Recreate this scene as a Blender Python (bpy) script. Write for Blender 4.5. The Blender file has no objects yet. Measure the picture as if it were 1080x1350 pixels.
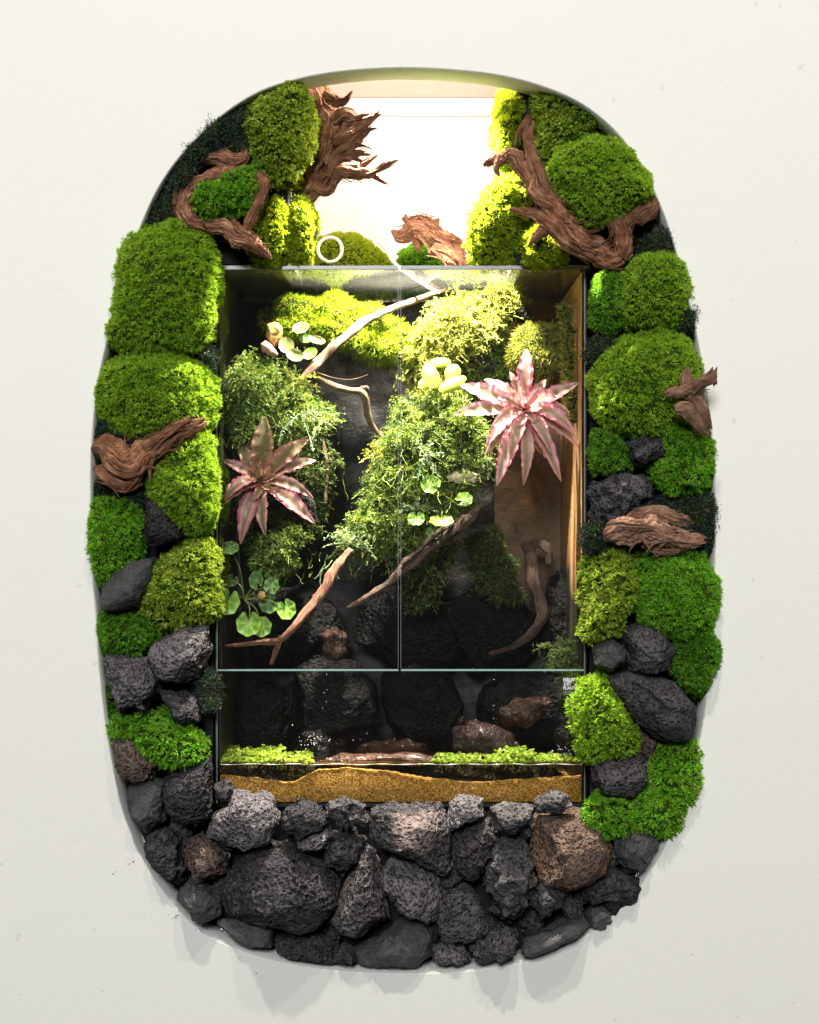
import bpy, bmesh, math, random
import numpy as np
from mathutils import Vector

scene = bpy.context.scene
COL = scene.collection
rng = np.random.default_rng(11)
random.seed(5)
D = 2.2            # camera distance from the wall plane (m)
ZC = 1.5           # camera height

# ---------------------------------------------------------------- camera
cam_d = bpy.data.cameras.new("camera")
cam = bpy.data.objects.new("camera", cam_d)
COL.objects.link(cam)
cam.location = (0, -D, ZC)
cam.rotation_euler = (math.radians(90), 0, 0)
cam_d.sensor_fit = 'VERTICAL'
cam_d.angle = 2 * math.atan(0.675 / D)
cam_d.clip_end = 100
scene.camera = cam

# ---------------------------------------------------------------- world and lights
w = bpy.data.worlds.new("World"); scene.world = w; w.use_nodes = True
bg = w.node_tree.nodes["Background"]
bg.inputs[0].default_value = (0.93, 0.97, 1.0, 1)
bg.inputs[1].default_value = 0.045

def lamp(name, kind, loc, energy, color, size=0.05, aim=None, spot=None, blend=0.5):
    d = bpy.data.lights.new(name, kind)
    o = bpy.data.objects.new(name, d); COL.objects.link(o)
    o.location = loc; d.energy = energy; d.color = color
    if kind == 'AREA':
        d.shape = 'DISK'; d.size = size
    else:
        d.shadow_soft_size = size
    if aim is not None:
        o.rotation_euler = (Vector(aim) - Vector(loc)).to_track_quat('-Z', 'Y').to_euler()
    if spot:
        d.spot_size = math.radians(spot); d.spot_blend = blend
    return o

# two ceiling spots of the room, steep on the wall
lamp("ceiling_spot", 'SPOT', (-0.35, -3.1, ZC + 6.0), 890, (1.0, 0.93, 0.84), 0.11, (-.05, 0, ZC - 0.9), 46, 0.8)
lamp("ceiling_spot", 'SPOT', (1.5, -3.3, ZC + 6.1), 440, (1.0, 0.84, 0.68), 0.11, (0.5, 0, ZC - 1.3), 46, 0.8)
# unseen soft fill added in front of the wall for even room light
lamp("room_fill", 'AREA', (-0.6, -7.0, ZC + 2.5), 400, (0.98, 0.99, 1.0), 1.8, (0, 0, ZC))
# the terrarium lamps, hidden behind the top of the oval opening
lamp("terrarium_lamp", 'POINT', (0.03, 0.074, ZC + 0.625), 5.5, (1.0, 0.86, 0.78), 0.012)
lamp("terrarium_lamp", 'SPOT', (-0.02, 0.14, ZC + 0.645), 165, (1.0, 0.87, 0.77), 0.010, (0.05, 0.175, ZC - 0.3), 52, 0.75)
lamp("terrarium_lamp", 'SPOT', (-0.01, 0.10, ZC + 0.64), 210, (1.0, 0.86, 0.68), 0.008, (-0.135, 0.10, ZC - 0.36), 13, 0.6)

lamp("terrarium_lamp", 'SPOT', (0.02, 0.068, ZC + 0.622), 135, (1.0, 0.88, 0.78), 0.010, (0.02, 0.005, ZC - 0.5), 92, 0.35)
scene.view_settings.view_transform = 'Standard'
scene.view_settings.look = 'None'
scene.view_settings.exposure = 0
scene.view_settings.gamma = 1
scene.cycles.use_denoising = True
scene.cycles.max_bounces = 10
scene.cycles.transparent_max_bounces = 24
scene.cycles.caustics_reflective = False
scene.cycles.caustics_refractive = False
scene.cycles.sample_clamp_indirect = 4

# ---------------------------------------------------------------- basic helpers
def W(px, py, y=0.0):
    """point of the place seen at photo pixel px, py when it stands at depth y"""
    s = (D + y) / D / 1000
    return np.array(((px - 540) * s, y, ZC + (675 - py) * s))

def link(name, me, mat, parent=None):
    o = bpy.data.objects.new(name, me); COL.objects.link(o)
    if mat is not None and not len(me.materials):
        me.materials.append(mat)
    if parent is not None:
        o.parent = parent
    return o

def mesh(name, V, F, smooth=True, uv=None):
    """V (n,3), F (m,k) array or list of tuples"""
    me = bpy.data.meshes.new(name)
    V = np.asarray(V, dtype=np.float32)
    if isinstance(F, np.ndarray):
        m, k = F.shape
        me.vertices.add(len(V)); me.vertices.foreach_set('co', V.ravel())
        me.loops.add(m * k); me.loops.foreach_set('vertex_index', F.ravel().astype(np.int32))
        me.polygons.add(m); me.polygons.foreach_set('loop_start', np.arange(0, m * k, k, dtype=np.int32))
        me.update(calc_edges=True)
        me.polygons.foreach_set('use_smooth', np.full(m, smooth))
        if uv is not None:
            l = me.uv_layers.new(name='UVMap')
            l.data.foreach_set('uv', np.asarray(uv, dtype=np.float32)[F.ravel()].ravel())
    else:
        me.from_pydata([tuple(v) for v in V], [], F); me.update()
        for p in me.polygons: p.use_smooth = smooth
    return me

def tag(o, label=None, cat=None, group=None, kind=None):
    if label: o['label'] = label
    if cat: o['category'] = cat
    if group: o['group'] = group
    if kind: o['kind'] = kind
    return o

def empty(name, loc=(0, 0, 0)):
    o = bpy.data.objects.new(name, None); COL.objects.link(o)
    o.empty_display_size = 0.02
    o.location = loc
    return o

def settle(root, kids):
    """children are modelled in world space; keep them there under an empty that stands at the thing's base"""
    inv = np.array(root.location)
    for k in kids:
        k.location = (-inv[0], -inv[1], -inv[2])

def box(name, x0, x1, y0, y1, z0, z1, mat, parent=None, bevel=0.0):
    bm = bmesh.new()
    bmesh.ops.create_cube(bm, size=1)
    for v in bm.verts:
        v.co = Vector((x0 + (v.co.x + .5) * (x1 - x0), y0 + (v.co.y + .5) * (y1 - y0), z0 + (v.co.z + .5) * (z1 - z0)))
    if bevel:
        bmesh.ops.bevel(bm, geom=bm.edges[:], offset=bevel, segments=2, affect='EDGES')
    me = bpy.data.meshes.new(name); bm.to_mesh(me); bm.free()
    return link(name, me, mat, parent)

# ---------------------------------------------------------------- numpy noise
def _h(ix, iy, iz, s):
    h = (ix * 374761393 + iy * 668265263 + iz * 1274126177 + s * 974634777) & 0xFFFFFFFF
    h = ((h ^ (h >> 13)) * 1274126177) & 0xFFFFFFFF
    h = ((h ^ (h >> 15)) * 2246822519) & 0xFFFFFFFF
    return ((h ^ (h >> 16)) & 0xFFFFFF) / float(0xFFFFFF)

def vnoise(p, s=0):
    i = np.floor(p).astype(np.int64); f = p - i
    u = f * f * f * (f * (f * 6 - 15) + 10)
    r = 0
    for a in (0, 1):
        for b in (0, 1):
            for c in (0, 1):
                wgt = (u[:, 0] if a else 1 - u[:, 0]) * (u[:, 1] if b else 1 - u[:, 1]) * (u[:, 2] if c else 1 - u[:, 2])
                r = r + wgt * _h(i[:, 0] + a, i[:, 1] + b, i[:, 2] + c, s)
    return r * 2 - 1

def fbm(p, s=0, o=4, g=0.5):
    r = 0; a = 1; t = 0
    for k in range(o):
        r = r + a * vnoise(p * 2.03 ** k, s + k * 17); t += a; a *= g
    return r / t

def worley(p, s=0):
    i = np.floor(p).astype(np.int64); f = p - i
    best = np.full(len(p), 9.0)
    for a in (-1, 0, 1):
        for b in (-1, 0, 1):
            for c in (-1, 0, 1):
                q = i + np.array((a, b, c))
                d = 0
                for k in range(3):
                    d = d + ((a, b, c)[k] + _h(q[:, 0], q[:, 1], q[:, 2], s + 31 * k + 5) - f[:, k]) ** 2
                best = np.minimum(best, d)
    return np.sqrt(best)

_ico = {}
def ico(level):
    if level not in _ico:
        bm = bmesh.new(); bmesh.ops.create_icosphere(bm, subdivisions=level, radius=1)
        V = np.array([v.co[:] for v in bm.verts]); F = np.array([[v.index for v in f.verts] for f in bm.faces])
        bm.free(); _ico[level] = (V, F)
    return _ico[level]

def poly_radius(poly, c, th):
    """distance from c to the outline in direction th, softened a little"""
    P = np.array(poly, float) - c
    a = np.arctan2(P[:, 1], P[:, 0]); n = len(P)
    def R(t):
        d = np.stack((np.cos(t), np.sin(t)), 1); out = np.full(len(t), 0.0)
        for k in range(n):
            A = P[k]; B = P[(k + 1) % n]; e = B - A
            den = d[:, 0] * (-e[1]) + d[:, 1] * e[0]
            den = np.where(np.abs(den) < 1e-9, 1e-9, den)
            tt = (A[0] * (-e[1]) + A[1] * e[0]) / den
            u = (d[:, 0] * A[1] - d[:, 1] * A[0]) / den
            ok = (tt > 0) & (u >= -1e-6) & (u <= 1 + 1e-6)
            out = np.where(ok, np.maximum(out, tt), out)
        return out
    tab_t = np.linspace(-math.pi, math.pi, 181)[:-1]
    r = R(tab_t)
    r = np.where(r <= 0, np.median(r), r)
    r = (np.roll(r, 2) + 2 * np.roll(r, 1) + 3 * r + 2 * np.roll(r, -1) + np.roll(r, -2)) / 9
    return np.interp(th, np.append(tab_t, math.pi), np.append(r, r[0]))

def blob(poly, y, T, level=5, flat=0.75, cuts=0, seed=0, tb=None):
    """closed solid whose outline seen from the front is poly (photo pixels at depth y); T = bulge towards the room"""
    r_ = np.random.default_rng(seed + 100)
    V, F = ico(level); V = V.copy()
    for k in range(cuts):
        n = r_.normal(size=3); n[1] = -abs(n[1]) * r_.uniform(.3, 1.3); n /= np.linalg.norm(n)
        d = r_.uniform(.70, .92)
        t = V @ n - d
        V -= np.outer(np.maximum(t, 0), n) * 0.92
    P = np.array(poly, float)
    c = P.mean(0) * .5 + (P.min(0) + P.max(0)) * .25
    P2 = P.copy(); P2[:, 1] = -P2[:, 1]; c2 = np.array((c[0], -c[1]))
    th = np.arctan2(V[:, 2], V[:, 0])
    R = poly_radius(P2, c2, th) / 1000 * (D + y) / D
    s = np.hypot(V[:, 0], V[:, 2])
    mx = s.max() if cuts == 0 else np.percentile(s, 99.5)
    s = np.clip(s / mx, 0, 1.05) ** flat
    cw = W(c[0], c[1], y)
    X = cw[0] + np.cos(th) * R * s
    Z = cw[2] + np.sin(th) * R * s
    dep = np.where(V[:, 1] < 0, T, (tb if tb else T * .7))
    Y = y + V[:, 1] * dep
    return np.stack((X, Y, Z), 1), F.copy(), cw

def vnormals(V, F):
    fn = np.cross(V[F[:, 1]] - V[F[:, 0]], V[F[:, 2]] - V[F[:, 0]])
    N = np.zeros_like(V)
    for k in range(3):
        np.add.at(N, F[:, k], fn)
    return N / (np.linalg.norm(N, axis=1, keepdims=True) + 1e-12)

# ---------------------------------------------------------------- materials
def newmat(name):
    m = bpy.data.materials.new(name); m.use_nodes = True
    nt = m.node_tree; nt.nodes.clear()
    out = nt.nodes.new('ShaderNodeOutputMaterial')
    return m, nt, out

class NB:
    def __init__(s, nt): s.nt = nt
    def n(s, t, **kw):
        nd = s.nt.nodes.new('ShaderNode' + t)
        for k, v in kw.items():
            if k.startswith('i_'):
                nm = k[2:]
                nd.inputs[int(nm) if nm.isdigit() else nm.replace('_', ' ')].default_value = v
            else: setattr(nd, k, v)
        return nd
    def l(s, a, b): s.nt.links.new(a, b)
    def ramp(s, fac, stops):
        r = s.n('ValToRGB'); e = r.color_ramp.elements
        while len(e) < len(stops): e.new(0.5)
        for k, (p, c) in enumerate(stops):
            e[k].position = p; e[k].color = (c[0], c[1], c[2], 1)
        s.l(fac, r.inputs[0]); return r.outputs[0]
    def noise(s, vec, scale, detail=4, rough=0.55, dist=0.0):
        n = s.n('TexNoise'); n.inputs['Scale'].default_value = scale; n.inputs['Detail'].default_value = detail
        n.inputs['Roughness'].default_value = rough; n.inputs['Distortion'].default_value = dist
        s.l(vec, n.inputs['Vector']); return n.outputs['Fac']
    def mix(s, fac, a, b, mode='MIX'):
        m = s.n('Mix', data_type='RGBA', blend_type=mode)
        for src, i in ((fac, 0), (a, 6), (b, 7)):
            if hasattr(src, 'is_output'): s.l(src, m.inputs[i])
            elif i == 0: m.inputs[0].default_value = src
            else: m.inputs[i].default_value = (src[0], src[1], src[2], 1)
        return m.outputs[2]
    def math(s, op, a, b=0.0):
        m = s.n('Math', operation=op)
        for k, v in ((0, a), (1, b)):
            if hasattr(v, 'is_output'): s.l(v, m.inputs[k])
            else: m.inputs[k].default_value = v
        return m.outputs[0]
    def bump(s, h, strength=0.4, dist=0.002):
        b = s.n('Bump'); b.inputs['Strength'].default_value = strength; b.inputs['Distance'].default_value = dist
        s.l(h, b.inputs['Height']); return b.outputs[0]
    def pos(s): return s.n('NewGeometry').outputs['Position']
    def bsdf(s, color, rough=0.7, normal=None, spec=0.3, coat=0.0):
        p = s.n('BsdfPrincipled')
        if hasattr(color, 'is_output'): s.l(color, p.inputs['Base Color'])
        else: p.inputs['Base Color'].default_value = (*color, 1)
        if hasattr(rough, 'is_output'): s.l(rough, p.inputs['Roughness'])
        else: p.inputs['Roughness'].default_value = rough
        p.inputs['Specular IOR Level'].default_value = spec
        p.inputs['Coat Weight'].default_value = coat
        if normal is not None: s.l(normal, p.inputs['Normal'])
        return p

def m_paint(name, col, bumpy=0.15):
    m, nt, out = newmat(name); b = NB(nt); p = b.pos()
    n1 = b.noise(p, 3.0, 3); c = b.mix(b.math('MULTIPLY', n1, 0.5), col, tuple(x * .93 for x in col))
    n3 = b.noise(p, 38, 2)
    spk = b.math('GREATER_THAN', n3, 0.725)
    c = b.mix(b.math('MULTIPLY', spk, 0.22), c, (.35, .33, .29))
    n2 = b.noise(p, 260, 3)
    n4 = b.noise(p, 14, 3)
    h = b.math('ADD', n2, b.math('MULTIPLY', n4, 2.5))
    s = b.bsdf(c, 0.62, b.bump(h, bumpy, 0.001), 0.25)
    b.l(s.outputs[0], out.inputs[0]); return m

def m_plain(name, col, rough=0.6, spec=0.3, scale=60, var=0.25, bumps=0.2):
    m, nt, out = newmat(name); b = NB(nt); p = b.pos()
    n = b.noise(p, scale, 5); c = b.mix(n, tuple(x * (1 - var) for x in col), tuple(x * (1 + var) for x in col))
    s = b.bsdf(c, rough, b.bump(n, bumps, 0.001), spec)
    b.l(s.outputs[0], out.inputs[0]); return m

def m_moss(name, lo, mid, hi, trans=0.45, tip=0.0, rough=0.55):
    """green that differs from frond to frond"""
    m, nt, out = newmat(name); b = NB(nt)
    g = b.n('NewGeometry'); r = g.outputs['Random Per Island']; p = g.outputs['Position']
    n = b.noise(p, 22, 5)
    f = b.math('ADD', b.math('MULTIPLY', r, 0.50), b.math('MULTIPLY', n, 0.56))
    c = b.ramp(f, ((0.22, lo), (0.5, mid), (0.76, hi)))
    dry = b.math('MULTIPLY', b.math('GREATER_THAN', b.math('ADD', r, b.math('MULTIPLY', n, .5)), 1.14), .75)
    c = b.mix(dry, c, (.22, .15, .05))
    pr = b.bsdf(c, rough, None, 0.25)
    t = b.n('BsdfTranslucent'); tc = b.mix(0.5, c, (hi[0] * 1.3, hi[1] * 1.25, hi[2] * .5)); b.l(tc, t.inputs[0])
    mx = b.n('MixShader'); mx.inputs[0].default_value = trans
    b.l(pr.outputs[0], mx.inputs[1]); b.l(t.outputs[0], mx.inputs[2]); b.l(mx.outputs[0], out.inputs[0])
    return m

def m_rock(name, c0, c1, pore=260, pdepth=0.9, rough=0.85, spec=0.18, patch=None):
    m, nt, out = newmat(name); b = NB(nt)
    p = b.pos(); oi = b.n('ObjectInfo').outputs['Random']
    n = b.noise(p, 45, 6, 0.65); n2 = b.noise(p, 11, 3); n3 = b.noise(p, 330, 4, 0.7)
    f = b.math('ADD', b.math('MULTIPLY', n, 0.6), b.math('MULTIPLY', oi, 0.28))
    f = b.math('ADD', f, b.math('MULTIPLY', b.math('SUBTRACT', n3, 0.5), 0.7))
    c = b.ramp(f, ((0.25, c0), (0.75, c1)))
    if patch:
        k = b.ramp(n2, ((0.5, (0, 0, 0)), (0.62, (1, 1, 1)))); c = b.mix(k, c, patch)
    v = b.n('TexVoronoi'); v.inputs['Scale'].default_value = pore
    wv = b.n('VectorMath', operation='ADD'); b.l(p, wv.inputs[0])
    nn = b.n('TexNoise'); nn.inputs['Scale'].default_value = 120; b.l(p, nn.inputs['Vector'])
    sc = b.n('VectorMath', operation='SCALE'); sc.inputs['Scale'].default_value = 0.004
    b.l(nn.outputs['Color'], sc.inputs[0]); b.l(sc.outputs[0], wv.inputs[1]); b.l(wv.outputs[0], v.inputs['Vector'])
    pit = b.ramp(v.outputs['Distance'], ((0.12, (0, 0, 0)), (0.58, (1, 1, 1))))
    h = b.math('ADD', b.math('MULTIPLY', pit, pdepth), b.math('ADD', b.math('MULTIPLY', n, 0.9), b.math('MULTIPLY', n3, 0.7)))
    v2 = b.n('TexVoronoi'); v2.inputs['Scale'].default_value = pore * 1.9; b.l(wv.outputs[0], v2.inputs['Vector'])
    pit2 = b.ramp(v2.outputs['Distance'], ((0.05, (0, 0, 0)), (0.5, (1, 1, 1))))
    h = b.math('ADD', h, b.math('MULTIPLY', pit2, pdepth * .5))
    pit_shade = b.math('MULTIPLY', b.math('SUBTRACT', 1.0, pit), min(.85, .6 * pdepth))  # shade inside the pits, mixed into the colour
    c = b.mix(pit_shade, c, tuple(x * .35 for x in c0))
    s = b.bsdf(c, rough, b.bump(h, 1.0, 0.0034), spec)
    b.l(s.outputs[0], out.inputs[0]); return m

def m_wood(name, c0, c1, c2, rough=0.7, spec=0.25, sc=1.0):
    """grain runs along the limb: u is round the limb, v along it"""
    m, nt, out = newmat(name); b = NB(nt)
    tc = b.n('TexCoord'); mp = b.n('Mapping'); mp.inputs['Scale'].default_value = (30 * sc, 4.0 * sc, 1)
    b.l(tc.outputs['UV'], mp.inputs['Vector'])
    g = b.noise(mp.outputs[0], 1.6, 6, 0.65, 0.6)
    p = b.pos(); n = b.noise(p, 60, 4)
    f = b.math('ADD', b.math('MULTIPLY', g, 0.75), b.math('MULTIPLY', n, 0.3))
    c = b.ramp(f, ((0.37, c0), (0.51, c1), (0.70, c2)))
    s = b.bsdf(c, rough, b.bump(b.math('ADD', g, b.math('MULTIPLY', n, .5)), 1.0, 0.005), spec)
    b.l(s.outputs[0], out.inputs[0]); return m

def m_glass(name, tint=(0.93, 0.97, 0.95), haze=0.0, ior=1.5, hz=(0.8, 0.83, 0.8), rough=0.0):
    m, nt, out = newmat(name); b = NB(nt)
    g = b.n('NewGeometry')
    iv = b.math('SUBTRACT', ior, b.math('MULTIPLY', g.outputs['Backfacing'], ior - 1 / ior))
    fr = b.n('Fresnel'); b.l(iv, fr.inputs['IOR'])
    t = b.n('BsdfTransparent'); t.inputs[0].default_value = (*tint, 1)
    gl = b.n('BsdfGlossy'); gl.inputs['Roughness'].default_value = rough
    mx = b.n('MixShader'); b.l(fr.outputs[0], mx.inputs[0]); b.l(t.outputs[0], mx.inputs[1]); b.l(gl.outputs[0], mx.inputs[2])
    last = mx
    if haze:
        d = b.n('BsdfDiffuse'); d.inputs[0].default_value = (*hz, 1)
        tr = b.n('BsdfTranslucent'); tr.inputs[0].default_value = (*hz, 1)
        a = b.n('MixShader'); a.inputs[0].default_value = .5; b.l(d.outputs[0], a.inputs[1]); b.l(tr.outputs[0], a.inputs[2])
        n = b.noise(b.pos(), 14, 5, .6)
        fz = b.math('MULTIPLY', b.ramp(n, ((.3, (.25, .25, .25)), (.7, (1, 1, 1)))), haze)
        z = b.n('MixShader'); b.l(fz, z.inputs[0]); b.l(mx.outputs[0], z.inputs[1]); b.l(a.outputs[0], z.inputs[2])
        last = z
    b.l(last.outputs[0], out.inputs[0]); return m

def m_leaf(name, stops, trans=0.35, rough=0.4, bands=14):
    """u across the blade (midrib at 0.5), v from base to tip"""
    m, nt, out = newmat(name); b = NB(nt)
    tc = b.n('TexCoord'); sp = b.n('SeparateXYZ'); b.l(tc.outputs['UV'], sp.inputs[0])
    e = b.math('MULTIPLY', b.math('ABSOLUTE', b.math('SUBTRACT', sp.outputs[0], 0.5)), 2.0)
    mp = b.n('Mapping'); mp.inputs['Scale'].default_value = (bands, .5, 1); b.l(tc.outputs['UV'], mp.inputs['Vector'])
    oi = b.n('ObjectInfo').outputs['Random']
    st = b.noise(mp.outputs[0], 1.0, 4, .6)
    f = b.math('ADD', e, b.math('MULTIPLY', b.math('SUBTRACT', st, 0.5), 0.5))
    f = b.math('ADD', f, b.math('MULTIPLY', b.math('SUBTRACT', oi, .5), .3))
    c = b.ramp(f, stops)
    pr = b.bsdf(c, rough, b.bump(st, .3, .001), 0.4)
    t = b.n('BsdfTranslucent'); b.l(c, t.inputs[0])
    mx = b.n('MixShader'); mx.inputs[0].default_value = trans
    b.l(pr.outputs[0], mx.inputs[1]); b.l(t.outputs[0], mx.inputs[2]); b.l(mx.outputs[0], out.inputs[0])
    return m

M = {}
M['wall'] = m_paint('wall paint', (0.80, 0.805, 0.755), .22)
M['niche'] = m_paint('niche paint', (0.80, 0.74, 0.70), 0.05)
M['black'] = m_plain('black board', (0.012, 0.012, 0.012), 0.8, 0.2)
M['base'] = m_plain('moss soil', (0.025, 0.05, 0.008), 0.95, 0.05, 200, .5, .6)
M['base_in'] = m_plain('wet root soil', (0.016, 0.017, 0.008), 0.8, 0.2, 160, .5, .6)
M['green'] = m_moss('mid green moss', (0.06, 0.17, 0.006), (0.24, 0.46, 0.02), (0.52, 0.74, 0.09))
M['vivid'] = m_moss('vivid green moss', (0.035, 0.16, 0.006), (0.15, 0.44, 0.018), (0.40, 0.74, 0.08))
M['deep'] = m_moss('deep green moss', (0.03, 0.13, 0.006), (0.10, 0.32, 0.014), (0.27, 0.56, 0.06))
M['olive'] = m_moss('olive moss', (0.07, 0.15, 0.008), (0.24, 0.38, 0.02), (0.52, 0.66, 0.12))
M['lime'] = m_moss('lime moss', (0.13, 0.21, 0.006), (0.30, 0.42, 0.012), (0.50, 0.60, 0.04))
M['dark'] = m_moss('dark dried moss', (0.006, 0.016, 0.012), (0.016, 0.038, 0.026), (0.04, 0.075, 0.055), 0.15)
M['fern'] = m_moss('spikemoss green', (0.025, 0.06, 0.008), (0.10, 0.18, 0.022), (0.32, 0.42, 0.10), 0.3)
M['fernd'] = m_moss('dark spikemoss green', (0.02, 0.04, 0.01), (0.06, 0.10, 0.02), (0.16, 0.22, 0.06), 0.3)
M['gold'] = m_moss('golden grassy moss', (0.10, 0.11, 0.015), (0.25, 0.30, 0.04), (0.46, 0.47, 0.11), 0.3)
M['silver'] = m_moss('silvery fern green', (0.10, 0.20, 0.11), (0.21, 0.33, 0.19), (0.38, 0.48, 0.31), 0.3)
M['duck'] = m_moss('floating plant green', (0.14, 0.25, 0.02), (0.30, 0.45, 0.04), (0.5, 0.62, 0.1), 0.3)
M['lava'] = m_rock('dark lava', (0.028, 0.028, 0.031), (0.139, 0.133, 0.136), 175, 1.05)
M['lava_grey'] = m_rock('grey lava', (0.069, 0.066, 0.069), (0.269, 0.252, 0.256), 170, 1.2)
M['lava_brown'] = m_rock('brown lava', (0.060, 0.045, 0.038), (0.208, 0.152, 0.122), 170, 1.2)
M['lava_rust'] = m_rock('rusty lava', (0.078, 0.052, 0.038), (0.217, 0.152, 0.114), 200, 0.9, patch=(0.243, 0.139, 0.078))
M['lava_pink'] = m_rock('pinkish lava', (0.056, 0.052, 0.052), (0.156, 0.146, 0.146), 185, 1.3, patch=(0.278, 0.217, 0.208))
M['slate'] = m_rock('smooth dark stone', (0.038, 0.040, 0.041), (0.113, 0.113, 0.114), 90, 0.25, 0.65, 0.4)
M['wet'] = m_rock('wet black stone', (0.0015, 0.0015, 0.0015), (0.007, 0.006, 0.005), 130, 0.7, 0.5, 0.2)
M['wetred'] = m_rock('wet red stone', (0.015, 0.005, 0.004), (0.08, 0.025, 0.02), 150, 0.7, 0.12, 0.8)
M['wetbrown'] = m_rock('wet brown wood', (0.03, 0.011, 0.006), (0.15, 0.055, 0.03), 110, 0.5, 0.2, 0.7)
M['wood'] = m_wood('red brown driftwood', (0.03, 0.012, 0.006), (0.29, 0.115, 0.054), (0.72, 0.43, 0.27))
M['wood_dark'] = m_wood('dark driftwood', (0.035, 0.015, 0.010), (0.095, 0.042, 0.026), (0.20, 0.10, 0.065))
M['wood_tan'] = m_wood('tan driftwood', (0.06, 0.028, 0.016), (0.38, 0.20, 0.12), (0.68, 0.46, 0.32))
M['bark'] = m_wood('pale branch', (0.08, 0.04, 0.022), (0.24, 0.14, 0.085), (0.46, 0.33, 0.24), 0.55, 0.35, .7)
M['bark_red'] = m_wood('reddish branch', (0.07, 0.02, 0.012), (0.24, 0.085, 0.05), (0.55, 0.33, 0.24), 0.5, 0.4, .7)
M['bark_grey'] = m_wood('greyish branch', (0.025, 0.014, 0.010), (0.09, 0.052, 0.038), (0.26, 0.17, 0.13), 0.6, 0.35, .7)
M['glass'] = m_glass('door glass', (0.975, 0.99, 0.98), 0.0015)
M['lid'] = m_glass('lid glass', (0.95, 0.97, 0.95), 0.018, 1.5, (.8, .8, .72))
M['edge'] = m_plain('ground glass edge', (0.30, 0.46, 0.43), 0.25, 0.8, 30, .1, .05)
M['steel'] = m_plain('grey rail', (0.24, 0.24, 0.26), 0.3, 0.6, 30, .1, .05)
M['silicone'] = m_plain('black silicone', (0.01, 0.01, 0.01), 0.4, 0.4)
M['hose'] = m_plain('white hose', (0.8, 0.78, 0.72), 0.35, 0.5, 30, .04, .05)
M['print'] = m_plain('white print', (0.8, 0.8, 0.8), 0.5, 0.3, 30, .02, 0)
M['print2'] = m_plain('grey print', (0.22, 0.22, 0.23), 0.5, 0.3, 30, .02, 0)
M['fungus'] = m_plain('pale bark chip', (0.62, 0.50, 0.36), 0.7, 0.3, 300, .3, .6)
M['pebble'] = m_plain('pale pebble', (0.52, 0.52, 0.28), 0.5, 0.4, 90, .15, .3)
M['pebble_pink'] = m_plain('pink pebble', (0.50, 0.25, 0.20), 0.5, 0.4, 120, .35, .5)
M['pebble_olive'] = m_plain('olive orange pebble', (0.38, 0.24, 0.07), 0.5, 0.4, 50, .5, .4)
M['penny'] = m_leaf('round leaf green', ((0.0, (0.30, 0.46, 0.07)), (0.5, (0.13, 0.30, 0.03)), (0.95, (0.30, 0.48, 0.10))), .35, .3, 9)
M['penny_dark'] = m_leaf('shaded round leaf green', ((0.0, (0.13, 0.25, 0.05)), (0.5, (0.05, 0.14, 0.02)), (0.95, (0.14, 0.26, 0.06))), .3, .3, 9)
M['pale_leaf'] = m_leaf('yellow green leaf', ((0.0, (0.26, 0.33, 0.025)), (0.3, (0.30, 0.38, 0.03)), (0.95, (0.36, 0.44, 0.06))), .35, .4, 3)
M['brom_pink'] = m_leaf('pink bromeliad leaf', ((0.05, (0.34, 0.25, 0.15)), (0.36, (0.54, 0.31, 0.27)), (0.62, (0.76, 0.45, 0.45)), (0.95, (0.60, 0.17, 0.25))), .3, .38, 10)
M['brom_brown'] = m_leaf('brownish bromeliad leaf', ((0.05, (0.15, 0.14, 0.05)), (0.45, (0.24, 0.15, 0.08)), (0.75, (0.46, 0.24, 0.18)), (0.98, (0.42, 0.15, 0.15))), .25, .4)
M['brom_mix'] = m_leaf('rosy bromeliad leaf', ((0.05, (0.17, 0.13, 0.07)), (0.42, (0.36, 0.19, 0.15)), (0.70, (0.62, 0.36, 0.33)), (0.95, (0.45, 0.12, 0.17))), .25, .38, 10)
M['cream_leaf'] = m_leaf('pale cream leaf', ((0.0, (0.13, 0.17, 0.03)), (0.5, (0.22, 0.25, 0.07)), (0.95, (0.34, 0.34, 0.15))), .3, .4, 3)
M['stem'] = m_plain('green stem', (0.16, 0.20, 0.06), 0.5, 0.3)
M['drop'] = m_plain('water drop', (0.75, 0.78, 0.8), 0.05, 1.0, 30, .05, 0)

# wall of the tank: dark cork turning to rusty brown at the right end
def m_cork(name, c0, c1, dark_below=None, edge=None):
    m, nt, out = newmat(name); b = NB(nt); p = b.pos()
    n = b.noise(p, 24, 6, .6); n2 = b.noise(p, 140, 4, .6)
    c = b.ramp(n, ((.3, c0), (.7, c1)))
    if dark_below:   # the lower part is darkened in the colour, up to an uneven edge
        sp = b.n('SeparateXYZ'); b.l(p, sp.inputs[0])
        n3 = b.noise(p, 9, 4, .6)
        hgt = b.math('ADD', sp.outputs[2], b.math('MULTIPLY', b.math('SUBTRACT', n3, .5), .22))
        mr = b.n('MapRange'); b.l(hgt, mr.inputs[0]); mr.inputs[1].default_value = dark_below - .03; mr.inputs[2].default_value = dark_below + .03
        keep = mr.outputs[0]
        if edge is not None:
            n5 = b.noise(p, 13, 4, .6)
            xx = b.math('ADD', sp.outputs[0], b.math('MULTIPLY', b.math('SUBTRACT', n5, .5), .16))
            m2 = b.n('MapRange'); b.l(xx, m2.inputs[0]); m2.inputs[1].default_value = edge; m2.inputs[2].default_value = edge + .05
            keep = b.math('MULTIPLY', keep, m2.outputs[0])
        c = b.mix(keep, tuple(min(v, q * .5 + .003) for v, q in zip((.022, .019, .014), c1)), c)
    s = b.bsdf(c, .55, b.bump(b.math('ADD', n2, n), .5, .003), .35)
    b.l(s.outputs[0], out.inputs[0]); return m
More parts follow.
